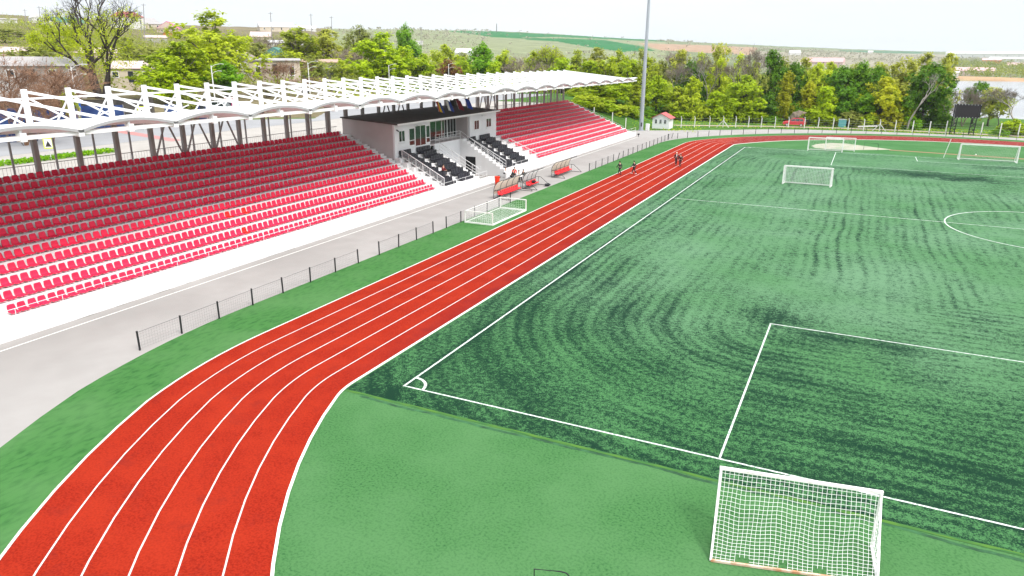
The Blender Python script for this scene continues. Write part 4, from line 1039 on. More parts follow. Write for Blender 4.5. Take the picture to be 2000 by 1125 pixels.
for a, b in (((34.6,150.9,3.5),(39.1,150.9,3.5)),((34.6,150.9,5.97),(39.1,150.9,5.97)),((34.6,150.9,3.5),(34.6,150.9,5.97)),((39.1,150.9,3.5),(39.1,150.9,5.97))): f.bar(a, b, .24, .24)
f.build("screen_frame", post_b, sc)
f = MB()
for i in range(9): 
    x = 34.65+i*.55; f.box(x, 150.6, 5.93, x+.1, 150.7, 6.06); f.box(x, 150.6, 3.42, x+.1, 150.7, 3.54)
f.build("clamps", galv, sc)
for x in (34.45, 37.85):
    m = MB(); zb = hz(x+.5, 151)-.1
    for dx in (0, .85):
        for dy_ in (-.35, .35): m.bar((x+dx, 151+dy_, zb), (x+dx+.1, 151+dy_*.9, 3.45), .11)
    n_ = 6
    for i in range(n_):
        z0 = zb+(3.45-zb)*i/n_; z1 = zb+(3.45-zb)*(i+1)/n_
        for dy_ in (-.35, .35): m.bar((x+(0 if i % 2 else .85), 151+dy_, z0), (x+(.85 if i % 2 else 0), 151+dy_, z1), .06); m.bar((x, 151+dy_, z1), (x+.85, 151+dy_, z1), .06)
    m.build("lattice_leg", post_b, sc)
m = MB().lathe([(.0, 0), (.22, 0), (.22, .12), (0, .12)], (38.3, 150.4, .0), 12); 
# --- concrete post fence at the far end
pxs = [1302, 1330, 1356, 1385, 1412, 1436, 1461, 1486, 1513, 1539, 1570, 1597, 1626, 1656, 1686, 1717, 1747, 1781, 1814, 1846, 1915, 1951, 1987, 2025]
FL = [(-30, 131), (-18, 137.3), (-9, 143.4), (-2, 146.4), (8, 149.4), (20, 151), (30, 151.3), (46, 150.4), (60, 147)]
def fy(x):
    return float(np.interp(x, [q[0] for q in FL], [q[1] for q in FL]))
cpost = mat("concrete_post", (.72,.71,.69), .85, (.60,.58,.55), 3)
cf = thing("concrete_post_fence", "row of white concrete posts with bent tops and wires beyond the far path", "fence", (10, 149, 0))
pts = []
for x_ in pxs:
    X_ = 0.
    Xw = min(np.arange(-24, 62, .05), key=lambda X_: abs(proj((X_, fy(X_), 0))[0]-x_))
    pts.append(Vector((Xw, fy(Xw), hz(Xw, fy(Xw)))))
for i, p in enumerate(pts):
    h = 2.45 if i < 19 else 2.7
    if p.x < 13 or i < 17: m = MB().tube([p+Vector((0,0,-.3)), p+Vector((.04,0,h*.82)), p+Vector((-.02,-.12,h*.92)), p+Vector((-.04,-.3,h))], [.10,.09,.085,.075], 4)
    else: m = MB().tube([p+Vector((0,0,-.3)), p+Vector((.02,0,h))], [.11,.10], 4)
    po = m.build("post", cpost, cf)
    if i in (4, 15):
        for s in (-1, 1): MB().bar(p+Vector((s*1.35,-.1,-.05)), p+Vector((0,-.05,1.5)), .13).build("brace", cpost, po)
m = MB()
for i in range(len(pts)-1):
    for z in (.4, .9, 1.4, 1.9): m.bar(pts[i]+Vector((0,0,z)), pts[i+1]+Vector((0,0,z)), .012)
m.build("wire", galv, cf)
for (x_, y_, h, nm) in ((1160, 222, 2.2, "white fence post on the bank beside the end of the grandstand, left one"), (1196, 232, 2.6, "white fence post on the bank beside the end of the grandstand, middle one"), (1222, 243, 2.7, "white fence post on the bank beside the end of the grandstand, right one")):
    Yq = 121.5; P = on(x_, y_, 1, Yq); z = hz(P.x, Yq); h2 = P.z-z+1.3
    tag(MB().tube([(P.x, Yq, z-.2), (P.x, Yq, z+max(1.2, h2))], .10, 4).build("fence_post", cpost, None, origin=(P.x, Yq, z)), nm, "fence post", "white posts on the bank")
X_ = on(1645, 242, 1, 157).x; o = thing("blue_box", "small turquoise metal box beyond the fence right of the red car", "box", (X_, 157, hz(X_, 157)))
MB().box(X_-.8, 156.6, hz(X_,157)-.1, X_+.8, 157.4, hz(X_,157)+1.7).build("box_body", mat("turquoise", (.10,.32,.34), .5), o); MB().box(X_-.85, 156.55, hz(X_,157)+1.7, X_+.85, 157.45, hz(X_,157)+1.78).build("lid", galv, o)
P = on(1694, 248, 1, 154); tag(MB().bar((P.x-1.9, 154, .45), (P.x+1.9, 154.2, .75), .28).build("concrete_beam", cpost, None, origin=(P.x, 154, .3)), "white concrete beam lying aslant beyond the far fence", "beam")
# tree-trunk pile / stone heap behind the car
hb = bmesh.new(); bmesh.ops.create_icosphere(hb, subdivisions=3, radius=1)
for v in hb.verts: v.co = Vector((v.co.x*2.4, v.co.y*1.2, max(v.co.z, -.2)*1.9))*(1+.12*math.sin(v.co.x*7)*math.cos(v.co.z*9))
me = bpy.data.meshes.new("earth_heap"); hb.to_mesh(me); hb.free(); me.materials.append(mat("heap", (.22,.17,.13), .95, (.15,.12,.09), 2))
P = on(1562, 240, 1, 160); o = bpy.data.objects.new("earth_heap", me); COL.objects.link(o); o.location = (P.x, 160, hz(P.x, 160)+1.2); tag(o, "rounded brown earth heap right behind the red car", "heap")
# --- red car
def car(loc, rz, paint, label, name="parked_car", H=1.66, Lc=4.4):
    t = thing(name, label, "car", loc); t.rotation_euler = (0, 0, rz); k = Lc/4.4
    def P(mb, nm, m_, sm=False):
        o = mb.build(nm, m_); o.parent = t; return o
    low = [(-2.2,.45),(-2.2,.80),(-2.12,.98),(-1.6,1.04),(1.0,1.04),(1.75,.96),(2.12,.82),(2.2,.62),(2.18,.42),(1.75,.32),(-1.8,.32)]
    o = P(MB().prism([(x*k, z*H/1.66) for x, z in low], -.88, .88), "body", paint); bevel(fixn(o), .05, 2)
    cab = [(-2.05,1.0),(-1.85,1.56),(-1.5,1.64),(-.1,1.66),(.35,1.58),(1.05,1.02)]
    m = MB(); n = len(cab)
    m.add([(x*k, y*(.86 if z < 1.2 else .72), z*H/1.66) for y in (-1, 1) for x, z in cab], [tuple(range(n)), tuple(range(2*n-1, n-1, -1))]+[(i, i+n, (i+1) % n+n, (i+1) % n) for i in range(n)])
    o = P(m, "cabin", paint); bevel(fixn(o), .04, 2)
    for s in (-1, 1):
        for win in ([(-1.75,1.08),(-1.62,1.50),(-1.05,1.54),(-1.05,1.08)],[(-.98,1.08),(-.98,1.54),(-.2,1.55),(-.2,1.08)],[(-.12,1.08),(-.12,1.55),(.30,1.49),(.86,1.08)]):
            m = MB(); m.add([(x*k, s*(.865-.14*(z-1.02)/.6+.012), z*H/1.66) for x, z in win]+[(x*k, s*(.865-.14*(z-1.02)/.6-.02), z*H/1.66) for x, z in win], [(0,1,2,3),(7,6,5,4),(0,4,5,1),(1,5,6,2),(2,6,7,3),(3,7,4,0)]); fixn(P(m, "side_window", glass))
    m = MB(); m.add([(1.0*k+.02,-.74,1.08*H/1.66),(1.0*k+.02,.74,1.08*H/1.66),(.42*k+.03,.64,1.53*H/1.66),(.42*k+.03,-.64,1.53*H/1.66)], [(0,1,2,3)]); P(m, "windscreen", glass)
    m = MB(); m.add([(-2.05*k,-.72,1.08*H/1.66),(-2.05*k,.72,1.08*H/1.66),(-1.91*k-.01,.62,1.5*H/1.66),(-1.91*k-.01,-.62,1.5*H/1.66)], [(3,2,1,0)]); P(m, "rear_window", glass)
    tyre = mat("tyre", (.015,.015,.016), .8); rim = mat("wheel_rim", (.55,.55,.56), .35, metal=.6)
    for x in (-1.36, 1.36):
        for s in (-1, 1):
            m = MB().tube([(x*k, s*.70, .34), (x*k, s*.90, .34)], .34, 16); w_ = P(m, "wheel", tyre)
            m = MB().tube([(x*k, s*.895, .34), (x*k, s*.915, .34)], .22, 12); r_ = m.build("rim", rim); r_.parent = w_
    blk = mat("car_trim", (.03,.03,.032), .6)
    P(MB().box(2.14*k, -.82, .36, 2.24*k, .82, .60), "front_bumper", blk); P(MB().box(-2.25*k, -.82, .38, -2.15*k, .82, .62), "rear_bumper", blk)
    for s in (-1, 1): 
        P(MB().box(1.98*k, s*.62-.14, .70, 2.19*k, s*.62+.14, .84), "headlight", lg); P(MB().box(-2.22*k, s*.72-.1, .72, -2.16*k, s*.72+.1, .98), "tail_light", mat("tail_red", (.4,.01,.01), .3))
        P(MB().box(.72*k, s*.90-.07, 1.02, .86*k, s*.90+.07, 1.14), "mirror", paint)
    for s in (-1, 1): P(MB().bar((-1.5*k, s*.62, 1.68*H/1.66), (.0, s*.62, 1.69*H/1.66), .04), "roof_rail", blk)
    return t
carred = mat("car_red", (.50,.03,.045), .25, spec=.6)
Pc = on(1550, 249, 1, 153.2); car((Pc.x, 153.2, hz(Pc.x, 153.2)+.05), R_(184), carred, "red compact SUV parked on the dirt road behind the far fence", Lc=4.9, H=1.85)
# ================================================================== TREES
def leafmat(name, c1, c2, tr=.35):
    m = bpy.data.materials.new(name); m.use_nodes = True; t = m.node_tree; N = t.nodes; L = t.links; b = N["Principled BSDF"]
    b.inputs["Roughness"].default_value = .6; b.inputs["Specular IOR Level"].default_value = .25
    a = N.new("ShaderNodeAttribute"); a.attribute_name = "tint"; mx = N.new("ShaderNodeMix"); mx.data_type = 'RGBA'
    mx.inputs[6].default_value = (*c1, 1); mx.inputs[7].default_value = (*c2, 1); L.new(a.outputs["Fac"], mx.inputs[0])
    oi = N.new("ShaderNodeObjectInfo"); h = N.new("ShaderNodeHueSaturation"); mr = N.new("ShaderNodeMapRange"); mr.inputs[3].default_value = .82; mr.inputs[4].default_value = 1.18
    L.new(oi.outputs["Random"], mr.inputs[0]); L.new(mr.outputs[0], h.inputs["Value"]); L.new(mx.outputs[2], h.inputs["Color"])
    L.new(h.outputs[0], b.inputs["Base Color"])
    tn = N.new("ShaderNodeBsdfTranslucent"); ms = N.new("ShaderNodeMixShader"); ms.inputs[0].default_value = tr+.08
    L.new(h.outputs[0], tn.inputs[0]); L.new(b.outputs[0], ms.inputs[1]); L.new(tn.outputs[0], ms.inputs[2]); L.new(ms.outputs[0], N["Material Output"].inputs[0])
    return m
LM = {
 'bright': leafmat("leaf_bright", (.240,.360,.004), (.530,.660,.008)),
 'lime':   leafmat("leaf_lime", (.300,.380,.010), (.560,.640,.028)),
 'dark':   leafmat("leaf_dark", (.050,.150,.004), (.170,.350,.008)),
 'gold':   leafmat("leaf_gold", (.320,.350,.008), (.540,.540,.014)),
 'willow': leafmat("leaf_willow", (.330,.370,.035), (.570,.580,.080)),
 'olive':  leafmat("leaf_olive", (.200,.250,.030), (.400,.430,.080)),
 'green':  leafmat("leaf_green", (.095,.260,.005), (.270,.490,.010)),
 'pale':   leafmat("leaf_pale", (.28,.27,.19), (.42,.40,.29)),
 'rust':   leafmat("leaf_rust", (.16,.065,.022), (.32,.15,.06)),
}
bark = mat("bark", (.075,.060,.050), .95, (.13,.11,.095), 1.5, .35, .7)
bark_d = mat("bark_dark", (.038,.030,.028), .95, (.075,.06,.055), 2, .35, .7)
bark_l = mat("bark_light", (.26,.235,.21), .95, (.36,.33,.30), 2, .35, .7)
twig = mat("twigs", (.17,.13,.105), .95, (.24,.19,.16), .8, .35, .7)
twig_b = mat("twigs_brown", (.20,.105,.060), .95, (.27,.155,.095), .8, .35, .7)
class Leaves:
    def __init__(s, rg): s.v = []; s.f = []; s.t = []; s.r = rg
    def leaf(s, c, sz, tint, out=None):
        r = s.r; n = Vector((r.gauss(0,1), r.gauss(0,1), r.gauss(0,1)+.7))
        if out is not None: n = n*.55+out*1.1+Vector((0, 0, .45))
        n = n.normalized()
        a = n.cross(Vector((r.gauss(0,1), r.gauss(0,1), r.gauss(0,1)))).normalized()*sz*r.uniform(.6,1.1); b = n.cross(a).normalized()*sz*r.uniform(.35,.7)
        i = len(s.v); s.v += [tuple(c-a*.5), tuple(c+b*.5), tuple(c+a*.5), tuple(c-b*.5)]; s.f.append((i,i+1,i+2,i+3)); s.t += [tint]*4
    def clump(s, c, rad, n, sz, tint, flat=1.05, out=None):
        r = s.r
        for _ in range(n):
            d = Vector((r.gauss(0,1), r.gauss(0,1), r.gauss(0,1)*flat)).normalized()*rad*(r.random()**.45)
            s.leaf(c+d, sz, min(1, max(0, tint+r.uniform(-.22,.22))), out)
    def mesh(s, name, m):
        me = bpy.data.meshes.new(name); me.from_pydata(s.v, [], s.f); me.materials.append(m)
        a = me.attributes.new("tint", 'FLOAT', 'POINT'); a.data.foreach_set("value", s.t); me.update(); return me
def grow(mb, rg, p, d, L, r, lvl, tips, spread=.6, up=.12, nch=(2, 3), sides=4, minlvl=0):
    d = d.normalized(); q = p+d*L*.5+Vector((rg.gauss(0,.05), rg.gauss(0,.05), 0))*L; e = p+d*L+Vector((rg.gauss(0,.09), rg.gauss(0,.09), 0))*L
    mb.tube([p, q, e], [r, r*.85, r*.68], sides if lvl > 1 else 3, cap=False)
    if lvl <= minlvl: tips.append((e, d)); return
    for _ in range(rg.randint(*nch)):
        nd = (d+Vector((rg.gauss(0,spread), rg.gauss(0,spread), rg.gauss(0,spread*.6)+up))).normalized()
        grow(mb, rg, p.lerp(e, rg.uniform(.6, 1)) if lvl < 4 else e, nd, L*rg.uniform(.62,.86), r*.62, lvl-1, tips, spread, up, nch, sides, minlvl)
    tips.append((e, d)) if lvl <= 2 else None
def proto_leafy(seed, shape, dens=1.0, trunk_h=.22, leafs=13, sz=.46):
    if shape == 'mound': sz = .75
    """crown and trunk meshes for a tree 10 m tall; shape: 'round','tall','bush','loose','cone'"""
    rg = random.Random(seed); lv = Leaves(rg); tb = MB(); blobs = []
    nb = {'round': 44, 'tall': 28, 'bush': 46, 'loose': 38, 'cone': 26, 'mound': 60}[shape]
    for i in range(nb):
        z = rg.uniform(.0, 1); a = rg.uniform(0, 2*math.pi)
        if shape == 'round': h = 2.2+7.0*z; w_ = 3.9*math.sin(math.pi*min(1, .18+.80*z))**.7
        elif shape == 'tall': h = 1.6+7.8*z; w_ = 1.9*math.sin(math.pi*min(1, .22+.76*z))**.6
        elif shape == 'bush': h = .6+8.6*z; w_ = 4.1*(1-z*.66)
        elif shape == 'loose': h = 1.9+7.5*z; w_ = 4.0*math.sin(math.pi*min(1, .25+.70*z))
        elif shape == 'mound': h = .3+8.2*z; w_ = 6.6*math.sqrt(max(0, 1-(z*.92)**2))
        else: h = 1.2+8.2*z; w_ = 2.4*(1-z*.85)
        rr_ = w_*rg.uniform(.1, 1.0); br = rg.uniform(.65, 1.2)*(1.0 if z < .8 else .75)*(1.5 if shape == 'mound' else 1)
        blobs.append((Vector((rr_*math.cos(a), rr_*math.sin(a), h)), br, rg.uniform(.2, .8)))
    blobs.append((Vector((rg.uniform(-.4,.4), rg.uniform(-.4,.4), 9.0)), .9, .6))
    for c, br, tn in blobs:
        for _ in range(int(15*dens*br*br)+2):
            d = Vector((rg.gauss(0,1), rg.gauss(0,1), rg.gauss(0,1)+.25)).normalized()*br*rg.uniform(.55, 1.1)
            k = d.z/br
            q_ = c+Vector((d.x, d.y, d.z*1.15)); lv.clump(q_, rg.uniform(.28,.55), leafs, sz, tn*.55+.25+rg.uniform(-.2,.2), 1.05, (d.normalized()*.8+Vector((q_.x, q_.y, (q_.z-4.5)*.6)).normalized()*.6).normalized())
    top = Vector((rg.uniform(-.3,.3), rg.uniform(-.3,.3), 6.5))
    tb.tube([Vector((0,0,-.6)), Vector((.05,.03,1.5)), top*.5+Vector((0,0,.4)), top], [.24,.19,.14,.06], 6)
    for c, br, tn in blobs:
        a = Vector((0,0,0)).lerp(top, rg.uniform(.35, .9)); m_ = a.lerp(c, .5)+Vector((0,0,-.25))
        tb.tube([a, m_, c], [.085,.055,.02], 4)
    return lv, tb
def proto_bare(seed, lvl=6, lvs=None, spread=.55, up=.22, multi=1, sz=.30, nl=3):
    rg = random.Random(seed); tb = MB(); tips = []
    for i in range(multi):
        a = 2*math.pi*i/multi+rg.random(); d = Vector((.35*math.cos(a), .35*math.sin(a), 1)) if multi > 1 else Vector((.03,.02,1))
        grow(tb, rg, Vector((0,0,-.5)), d, 3.4 if multi == 1 else 2.8, .22 if multi == 1 else .14, lvl, tips, spread, up, (2, 3))
    lv = Leaves(rg)
    zs = max(t[0].z for t in tips); s = 10/zs
    tb.v = [(x*s, y*s, z*s) for x, y, z in tb.v]
    tw = MB()
    for e, d in tips:
        e = e*s
        for _ in range(3):
            dd = (d+Vector((rg.gauss(0,.7), rg.gauss(0,.7), rg.gauss(0,.5)+.2))).normalized()*rg.uniform(.4,.9)
            n = dd.cross(Vector((rg.random(), rg.random(), rg.random()))).normalized()*.022
            tw.add([e-n, e+n, e+dd+n*.3, e+dd-n*.3], [(0,1,2,3)])
        if lvs:
            for _ in range(nl): lv.clump(e+Vector((rg.gauss(0,.3), rg.gauss(0,.3), rg.gauss(0,.3))), .3, 5, sz, rg.uniform(.2,.9))
    return lv, tb, tw
PROTO = {}
def reg(kind, i, lv, tb, leafm, barkm, tw=None, twm=None):
    PROTO.setdefault(kind, []).append((lv.mesh("crown", leafm) if lv and lv.f else None, tb.mesh("trunk", barkm, smooth=True), tw.mesh("twig_mass", twm) if tw else None))
SH = {'bright': ['round','bush','round'], 'lime': ['loose','round','bush'], 'dark': ['round','round','bush'], 'gold': ['loose','cone'], 'willow': ['loose','round'], 'olive': ['loose','round'], 'green': ['round','round'], 'rust': ['loose'], 'pale': ['bush']}
DN = {'bright': 1.0, 'lime': .8, 'dark': 1.15, 'gold': .8, 'willow': .65, 'olive': .7, 'green': 1.1, 'rust': .6, 'pale': .9}
sd_ = 100
for kd, shs in SH.items():
    for s_ in shs:
        sd_ += 1; lv, tb = proto_leafy(sd_, s_, DN[kd]); reg(kd, 0, lv, tb, LM[kd], bark)
for kd in SH:
    sd_ += 1; lv, tb = proto_leafy(sd_, 'mound', .55); reg('m_'+kd, 0, lv, tb, LM[kd], bark)
for i in range(2):
    lv, tb, tw = proto_bare(40+i); reg('bare', i, None, tb, None, bark_l, tw, twig)
lv, tb, tw = proto_bare(52, 5, multi=5, spread=.6, up=.1); reg('brush', 0, None, tb, None, twig_b, tw, twig_b)
lv, tb, tw = proto_bare(53, 5, multi=5, spread=.6, up=.1); reg('scrub', 0, None, tb, None, twig, tw, twig)
lv, tb, tw = proto_bare(61, 6, True, .5, .2, 1, .3, 2); reg('budding', 0, lv, tb, LM['lime'], bark, tw, twig)
lv, tb, tw = proto_bare(66, 6, True, .45, .25, 2, .32, 3); reg('budding', 0, lv, tb, LM['willow'], bark_l, tw, twig)
WID = {'bright': 9.6, 'lime': 9.6, 'dark': 8.4, 'gold': 7.6, 'willow': 9.4, 'olive': 9.4, 'green': 8.0, 'rust': 9.0, 'pale': 9.6, 'mound': 15.5, 'bare': 7.5, 'brush': 9, 'scrub': 9, 'budding': 7.5}
def tree(x, ytop, wpx, kind, P, label, group, name="tree", var=None, zoff=0):
    """place a tree whose foot stands at world XY of P"""
    zb = hz(P.x, P.y)+zoff
    d = Vector((P.x-CP[0], P.y-CP[1], 0)); dist = d.length
    rz_ = ray(x, ytop); zt = CP[2]+rz_[2]*dist/math.hypot(rz_[0], rz_[1])
    H = max(1.2, zt-zb); W = wpx*dist*1.22/FPX
    mound = name == 'bush' and kind in LM; pr = PROTO[('m_' if mound else '')+kind]; c, t_, tw = pr[(var if var is not None else rng.randrange(len(pr))) % len(pr)]
    t = thing(name, label, "tree" if name == "tree" else "bush", (P.x, P.y, zb), group)
    t.rotation_euler = (0, 0, rng.uniform(0, 6.28)); sx_ = W/(WID['mound'] if mound else WID[kind]); t.scale = (sx_, sx_, H/10.0)
    for me_, nm in ((c, "crown"), (t_, "trunk"), (tw, "twig_mass")):
        if me_ is None: continue
        o = bpy.data.objects.new(nm, me_); COL.objects.link(o); o.parent = t
    return t
ADJ = {'bright': "bright yellow-green tree", 'lime': "pale lime-green tree", 'dark': "dark green dense tree", 'gold': "golden-yellow tree", 'willow': "soft yellowish tree", 'olive': "dull olive-green tree", 'green': "fresh green full tree", 'rust': "reddish-brown budding tree", 'bare': "bare grey-brown tree", 'brush': "leafless brown brushy tree", 'scrub': "grey leafless scrubby tree", 'budding': "half-bare tree with sparse leaves", 'pale': "pale blossoming shrub"}
def rowtrees(lst, depth, where, group, byD=False, name="tree"):
    lst = sorted(lst)
    for i, e in enumerate(lst):
        x, yt, w_, kd = e[:4]; dd = e[4] if len(e) > 4 else depth
        P = far(x, 130, dd) if byD else on(x, 200, 1, dd)
        tree(x, yt, w_*(1.14 if byD else 1), kd, P, "%s, %s from left, %s" % (ADJ[kd], ordw(i+1), where), group, name)
# woods beyond the far fence: three rows
F1 = [(1128,172,62,'lime',150),(1163,163,70,'bright',152),(1203,158,74,'bright',154),(1240,166,60,'lime',156),(1282,148,70,'bright',160),(1322,168,66,'lime',160),(1352,150,62,'lime',161),(1398,178,62,'bright',160),(1452,146,92,'bright',162),(1490,186,40,'dark',163),(1533,141,52,'gold',163),(1578,160,56,'gold',164),(1612,168,58,'bright',163),(1655,172,64,'dark',165),(1693,182,50,'green',164),(1722,150,66,'gold',165),(1748,176,52,'lime',164),(1806,122,76,'dark',166),(1772,196,36,'bright',163)]
F2 = [(1112,128,70,'lime',168),(1150,118,76,'bright',170),(1188,112,72,'lime',172),(1226,116,70,'bright',174),(1262,112,60,'lime',176),(1290,116,56,'olive',178),(1318,122,48,'bare',176),(1346,118,58,'dark',178),(1376,108,56,'bare',178),(1402,112,60,'lime',180),(1434,114,56,'bare',180),(1468,118,60,'olive',178),(1504,97,56,'dark',180),(1546,120,54,'dark',181),(1592,122,62,'lime',181),(1634,128,64,'dark',179),(1672,118,62,'green',180),(1702,128,48,'dark',178),(1738,128,56,'willow',182),(1764,108,70,'willow',184),(1838,104,60,'willow',186)]
F3 = [(1040,104,70,'lime',215),(1082,98,70,'willow',215),(1124,98,70,'lime',214),(1165,94,72,'willow',214),(1206,98,66,'lime',214),(1248,92,60,'olive',214),(1284,98,60,'bare',214),(1322,98,64,'willow',214),(1362,103,60,'lime',214),(1396,80,60,'willow',216),(1440,104,62,'lime',214),(1478,94,60,'bare',214),(1522,112,60,'olive',214),(1566,114,60,'willow',214),(1612,120,62,'lime',214),(1660,122,60,'olive',214),(1708,118,60,'willow',214),(1795,104,60,'willow',216)]
FB = [(1128,192,50,'bright',127),(1146,182,62,'lime',132),(1178,192,60,'bright',136),(1212,203,56,'lime',140),(1240,208,40,'bright',143),(1300,206,56,'dark',168),(1345,204,60,'green',169),(1395,202,56,'dark',168),(1440,204,60,'green',169),(1500,204,60,'dark',169),(1545,200,60,'green',169),(1602,204,60,'dark',169),(1640,204,60,'dark',170),(1690,206,60,'green',170),(1730,206,56,'dark',170),(1790,212,60,'green',170),(1836,214,50,'dark',168),(1136,206,46,'bright',147),(1178,208,50,'lime',148),(1226,212,50,'bright',150),(1265,214,44,'green',152),(1326,214,50,'bright',157),(1372,206,50,'lime',158),(1420,202,54,'bright',158.5),(1472,212,54,'bright',159),(1512,226,40,'green',159),(1592,206,52,'bright',160),(1628,222,44,'bright',160),(1668,216,52,'olive',159.5),(1700,222,48,'bright',160),(1742,214,52,'gold',160),(1786,226,36,'green',160),(1990,232,50,'bright',157),(1966,252,30,'green',154)]
WG = "trees of the woods beyond the far fence"
rowtrees(F1, 160, "front woods row", WG); rowtrees(F2, 178, "middle woods row", WG); rowtrees(F3, 214, "back woods row", WG)
rowtrees(FB, 158, "bushes at the woods' foot", "bushes at the foot of the woods", name="bush")
# leaning pale bare trunk in front of the dark tree
rg = random.Random(5); tb = MB(); tips = []; grow(tb, rg, Vector((0,0,-.4)), Vector((.22,0,1)), 4.2, .26, 6, tips, .36, .16, (2,2))
s = 1.0; tw = MB()
for e, d in tips:
    for _ in range(2):
        dd = (d+Vector((rg.gauss(0,.6), rg.gauss(0,.6), rg.gauss(0,.5)))).normalized()*.7; n = dd.cross(Vector((rg.random(), rg.random(), rg.random()))).normalized()*.02; tw.add([e-n, e+n, e+dd], [(0,1,2)])
P = on(1772, 248, 1, 158.5); t = thing("dead_tree", "pale leaning dead tree with bare branches in front of the dark green tree", "tree", (P.x, P.y, hz(P.x, P.y)))
o = tb.build("trunk", bark_l); o.parent = t; o = tw.build("twig_mass", bark_l); o.parent = t
zt = on(1795, 142, 1, 158.5).z-hz(P.x, P.y); k = zt/max(v[2] for v in tb.v); t.scale = (k*.8, k*.8, k)
# by the lake
LK = [(1872,168,50,'bare',190),(1888,176,34,'scrub',186),(1906,158,46,'dark',205),(1938,168,56,'willow',196),(1958,186,34,'budding',194),(1992,172,50,'bare',190),(1856,196,40,'scrub',180),(1842,178,34,'olive',178)]
rowtrees(LK, 190, "lakeside group by the screen", "trees between the far bend and the lake")
# town side, beyond the street (distance from camera given)
TW = [(40,108,110,'brush',100),(106,118,70,'brush',108),(68,92,120,'olive',170),(20,56,70,'olive',330),(120,60,80,'lime',250),(255,72,70,'olive',215),(305,104,60,'olive',190),
 (345,82,124,'bright',146),(318,128,60,'bright',140),(392,70,60,'lime',178),(425,20,140,'lime',168),(437,118,62,'green',152),(470,66,60,'scrub',270),(505,82,56,'olive',250),(528,70,36,'scrub',330),
 (548,118,56,'brush',172),(585,52,100,'lime',230),(640,58,84,'willow',236),(612,108,70,'olive',196),(668,118,58,'lime',200),(688,92,44,'scrub',250),(704,50,56,'olive',290),(745,62,112,'bright',205),(708,128,44,'bright',196),(795,46,44,'green',285),
 (786,96,60,'lime',215),(826,104,64,'bright',214),(868,86,56,'lime',250),(878,116,52,'rust',220),(906,112,40,'bright',228),(942,82,58,'green',232),(985,98,66,'lime',232),(1018,108,50,'scrub',230),(1044,100,54,'lime',240),(905,100,36,'olive',300),(848,120,40,'olive',235),(968,120,44,'bright',222),(1068,92,50,'budding',236),(1098,112,60,'bright',205)]
rowtrees(TW, 200, "trees above the canopy", "town trees beyond the street", byD=True)
BK = [(75,160,46,'brush',92),(20,168,60,'brush',92),(120,165,30,'lime',101),(360,168,44,'olive',120),(520,160,60,'scrub',152),(600,150,60,'brush',165),(655,150,44,'bright',185),(770,150,50,'bright',190),(845,140,50,'olive',205),(690,146,50,'olive',190)]
rowtrees(BK, 100, "bushes behind the trusses", "bushes along the far side of the street", byD=True, name="bush")
# the big old tree
rg = random.Random(23); tb = MB(); tips = []
for (dx, dy_, L_, r_, sp_l) in ((-.30,.05,4.9,.66,.42),(.02,.0,5.2,.62,.40),(.30,.1,4.8,.54,.42),(-.12,-.2,5.0,.52,.40),(.16,.25,4.6,.46,.42)):
    grow(tb, rg, Vector((dx*1.6, dy_*1.6, -.6)), Vector((dx, dy_, 1)), L_, r_, 7, tips, sp_l, .13, (2, 2), 5)
ztop = max(t_[0].z for t_ in tips)
lv = Leaves(rg); tw = MB()
for e, d in tips:
    f = e.z/ztop
    for _ in range(3):
        dd = (d+Vector((rg.gauss(0,.6), rg.gauss(0,.6), rg.gauss(0,.4)))).normalized()*rg.uniform(.6,1.3); n = dd.cross(Vector((rg.random(), rg.random(), rg.random()))).normalized()*.022; tw.add([e-n, e+n, e+dd], [(0,1,2)])
    k = 4 if f < .56 else (1 if f < .68 else 0)
    if f > .56 and rg.random() < .4: k = max(0, k-1)
    for _ in range(k): lv.clump(e+Vector((rg.gauss(0,.5), rg.gauss(0,.5), rg.gauss(0,.6)-.3)), .5, 7, .34, rg.uniform(.1,.9))
# low leafy growth hung round the limbs
for _ in range(420):
    a = rg.uniform(0, 6.28); rr_ = rg.uniform(1.5, 8.2); z = ztop*rg.uniform(.22,.55)
    lv.clump(Vector((rr_*math.cos(a), rr_*math.sin(a), z)), rg.uniform(.4,.8), 9, .36, rg.uniform(.1,.8))
P = far(188, 130, 150); zb = hz(P.x, P.y); d_ = math.hypot(P.x-CP[0], P.y-CP[1])
rr0 = ray(200, -62); zt = CP[2]+rr0[2]*d_/math.hypot(rr0[0], rr0[1]); k = (zt-zb)/ztop
t = thing("old_tree", "big old tree with several dark trunks, bare upper limbs and sparse lime leaves", "tree", (P.x, P.y, zb)); t.scale = (k*.84, k*.84, k)
for me_, nm in ((lv.mesh("crown", LM['lime']), "crown"), (tb.mesh("trunk", bark_d, smooth=True), "trunk"), (tw.mesh("twig_mass", bark_d), "twig_mass")):
    o = bpy.data.objects.new(nm, me_); COL.objects.link(o); o.parent = t
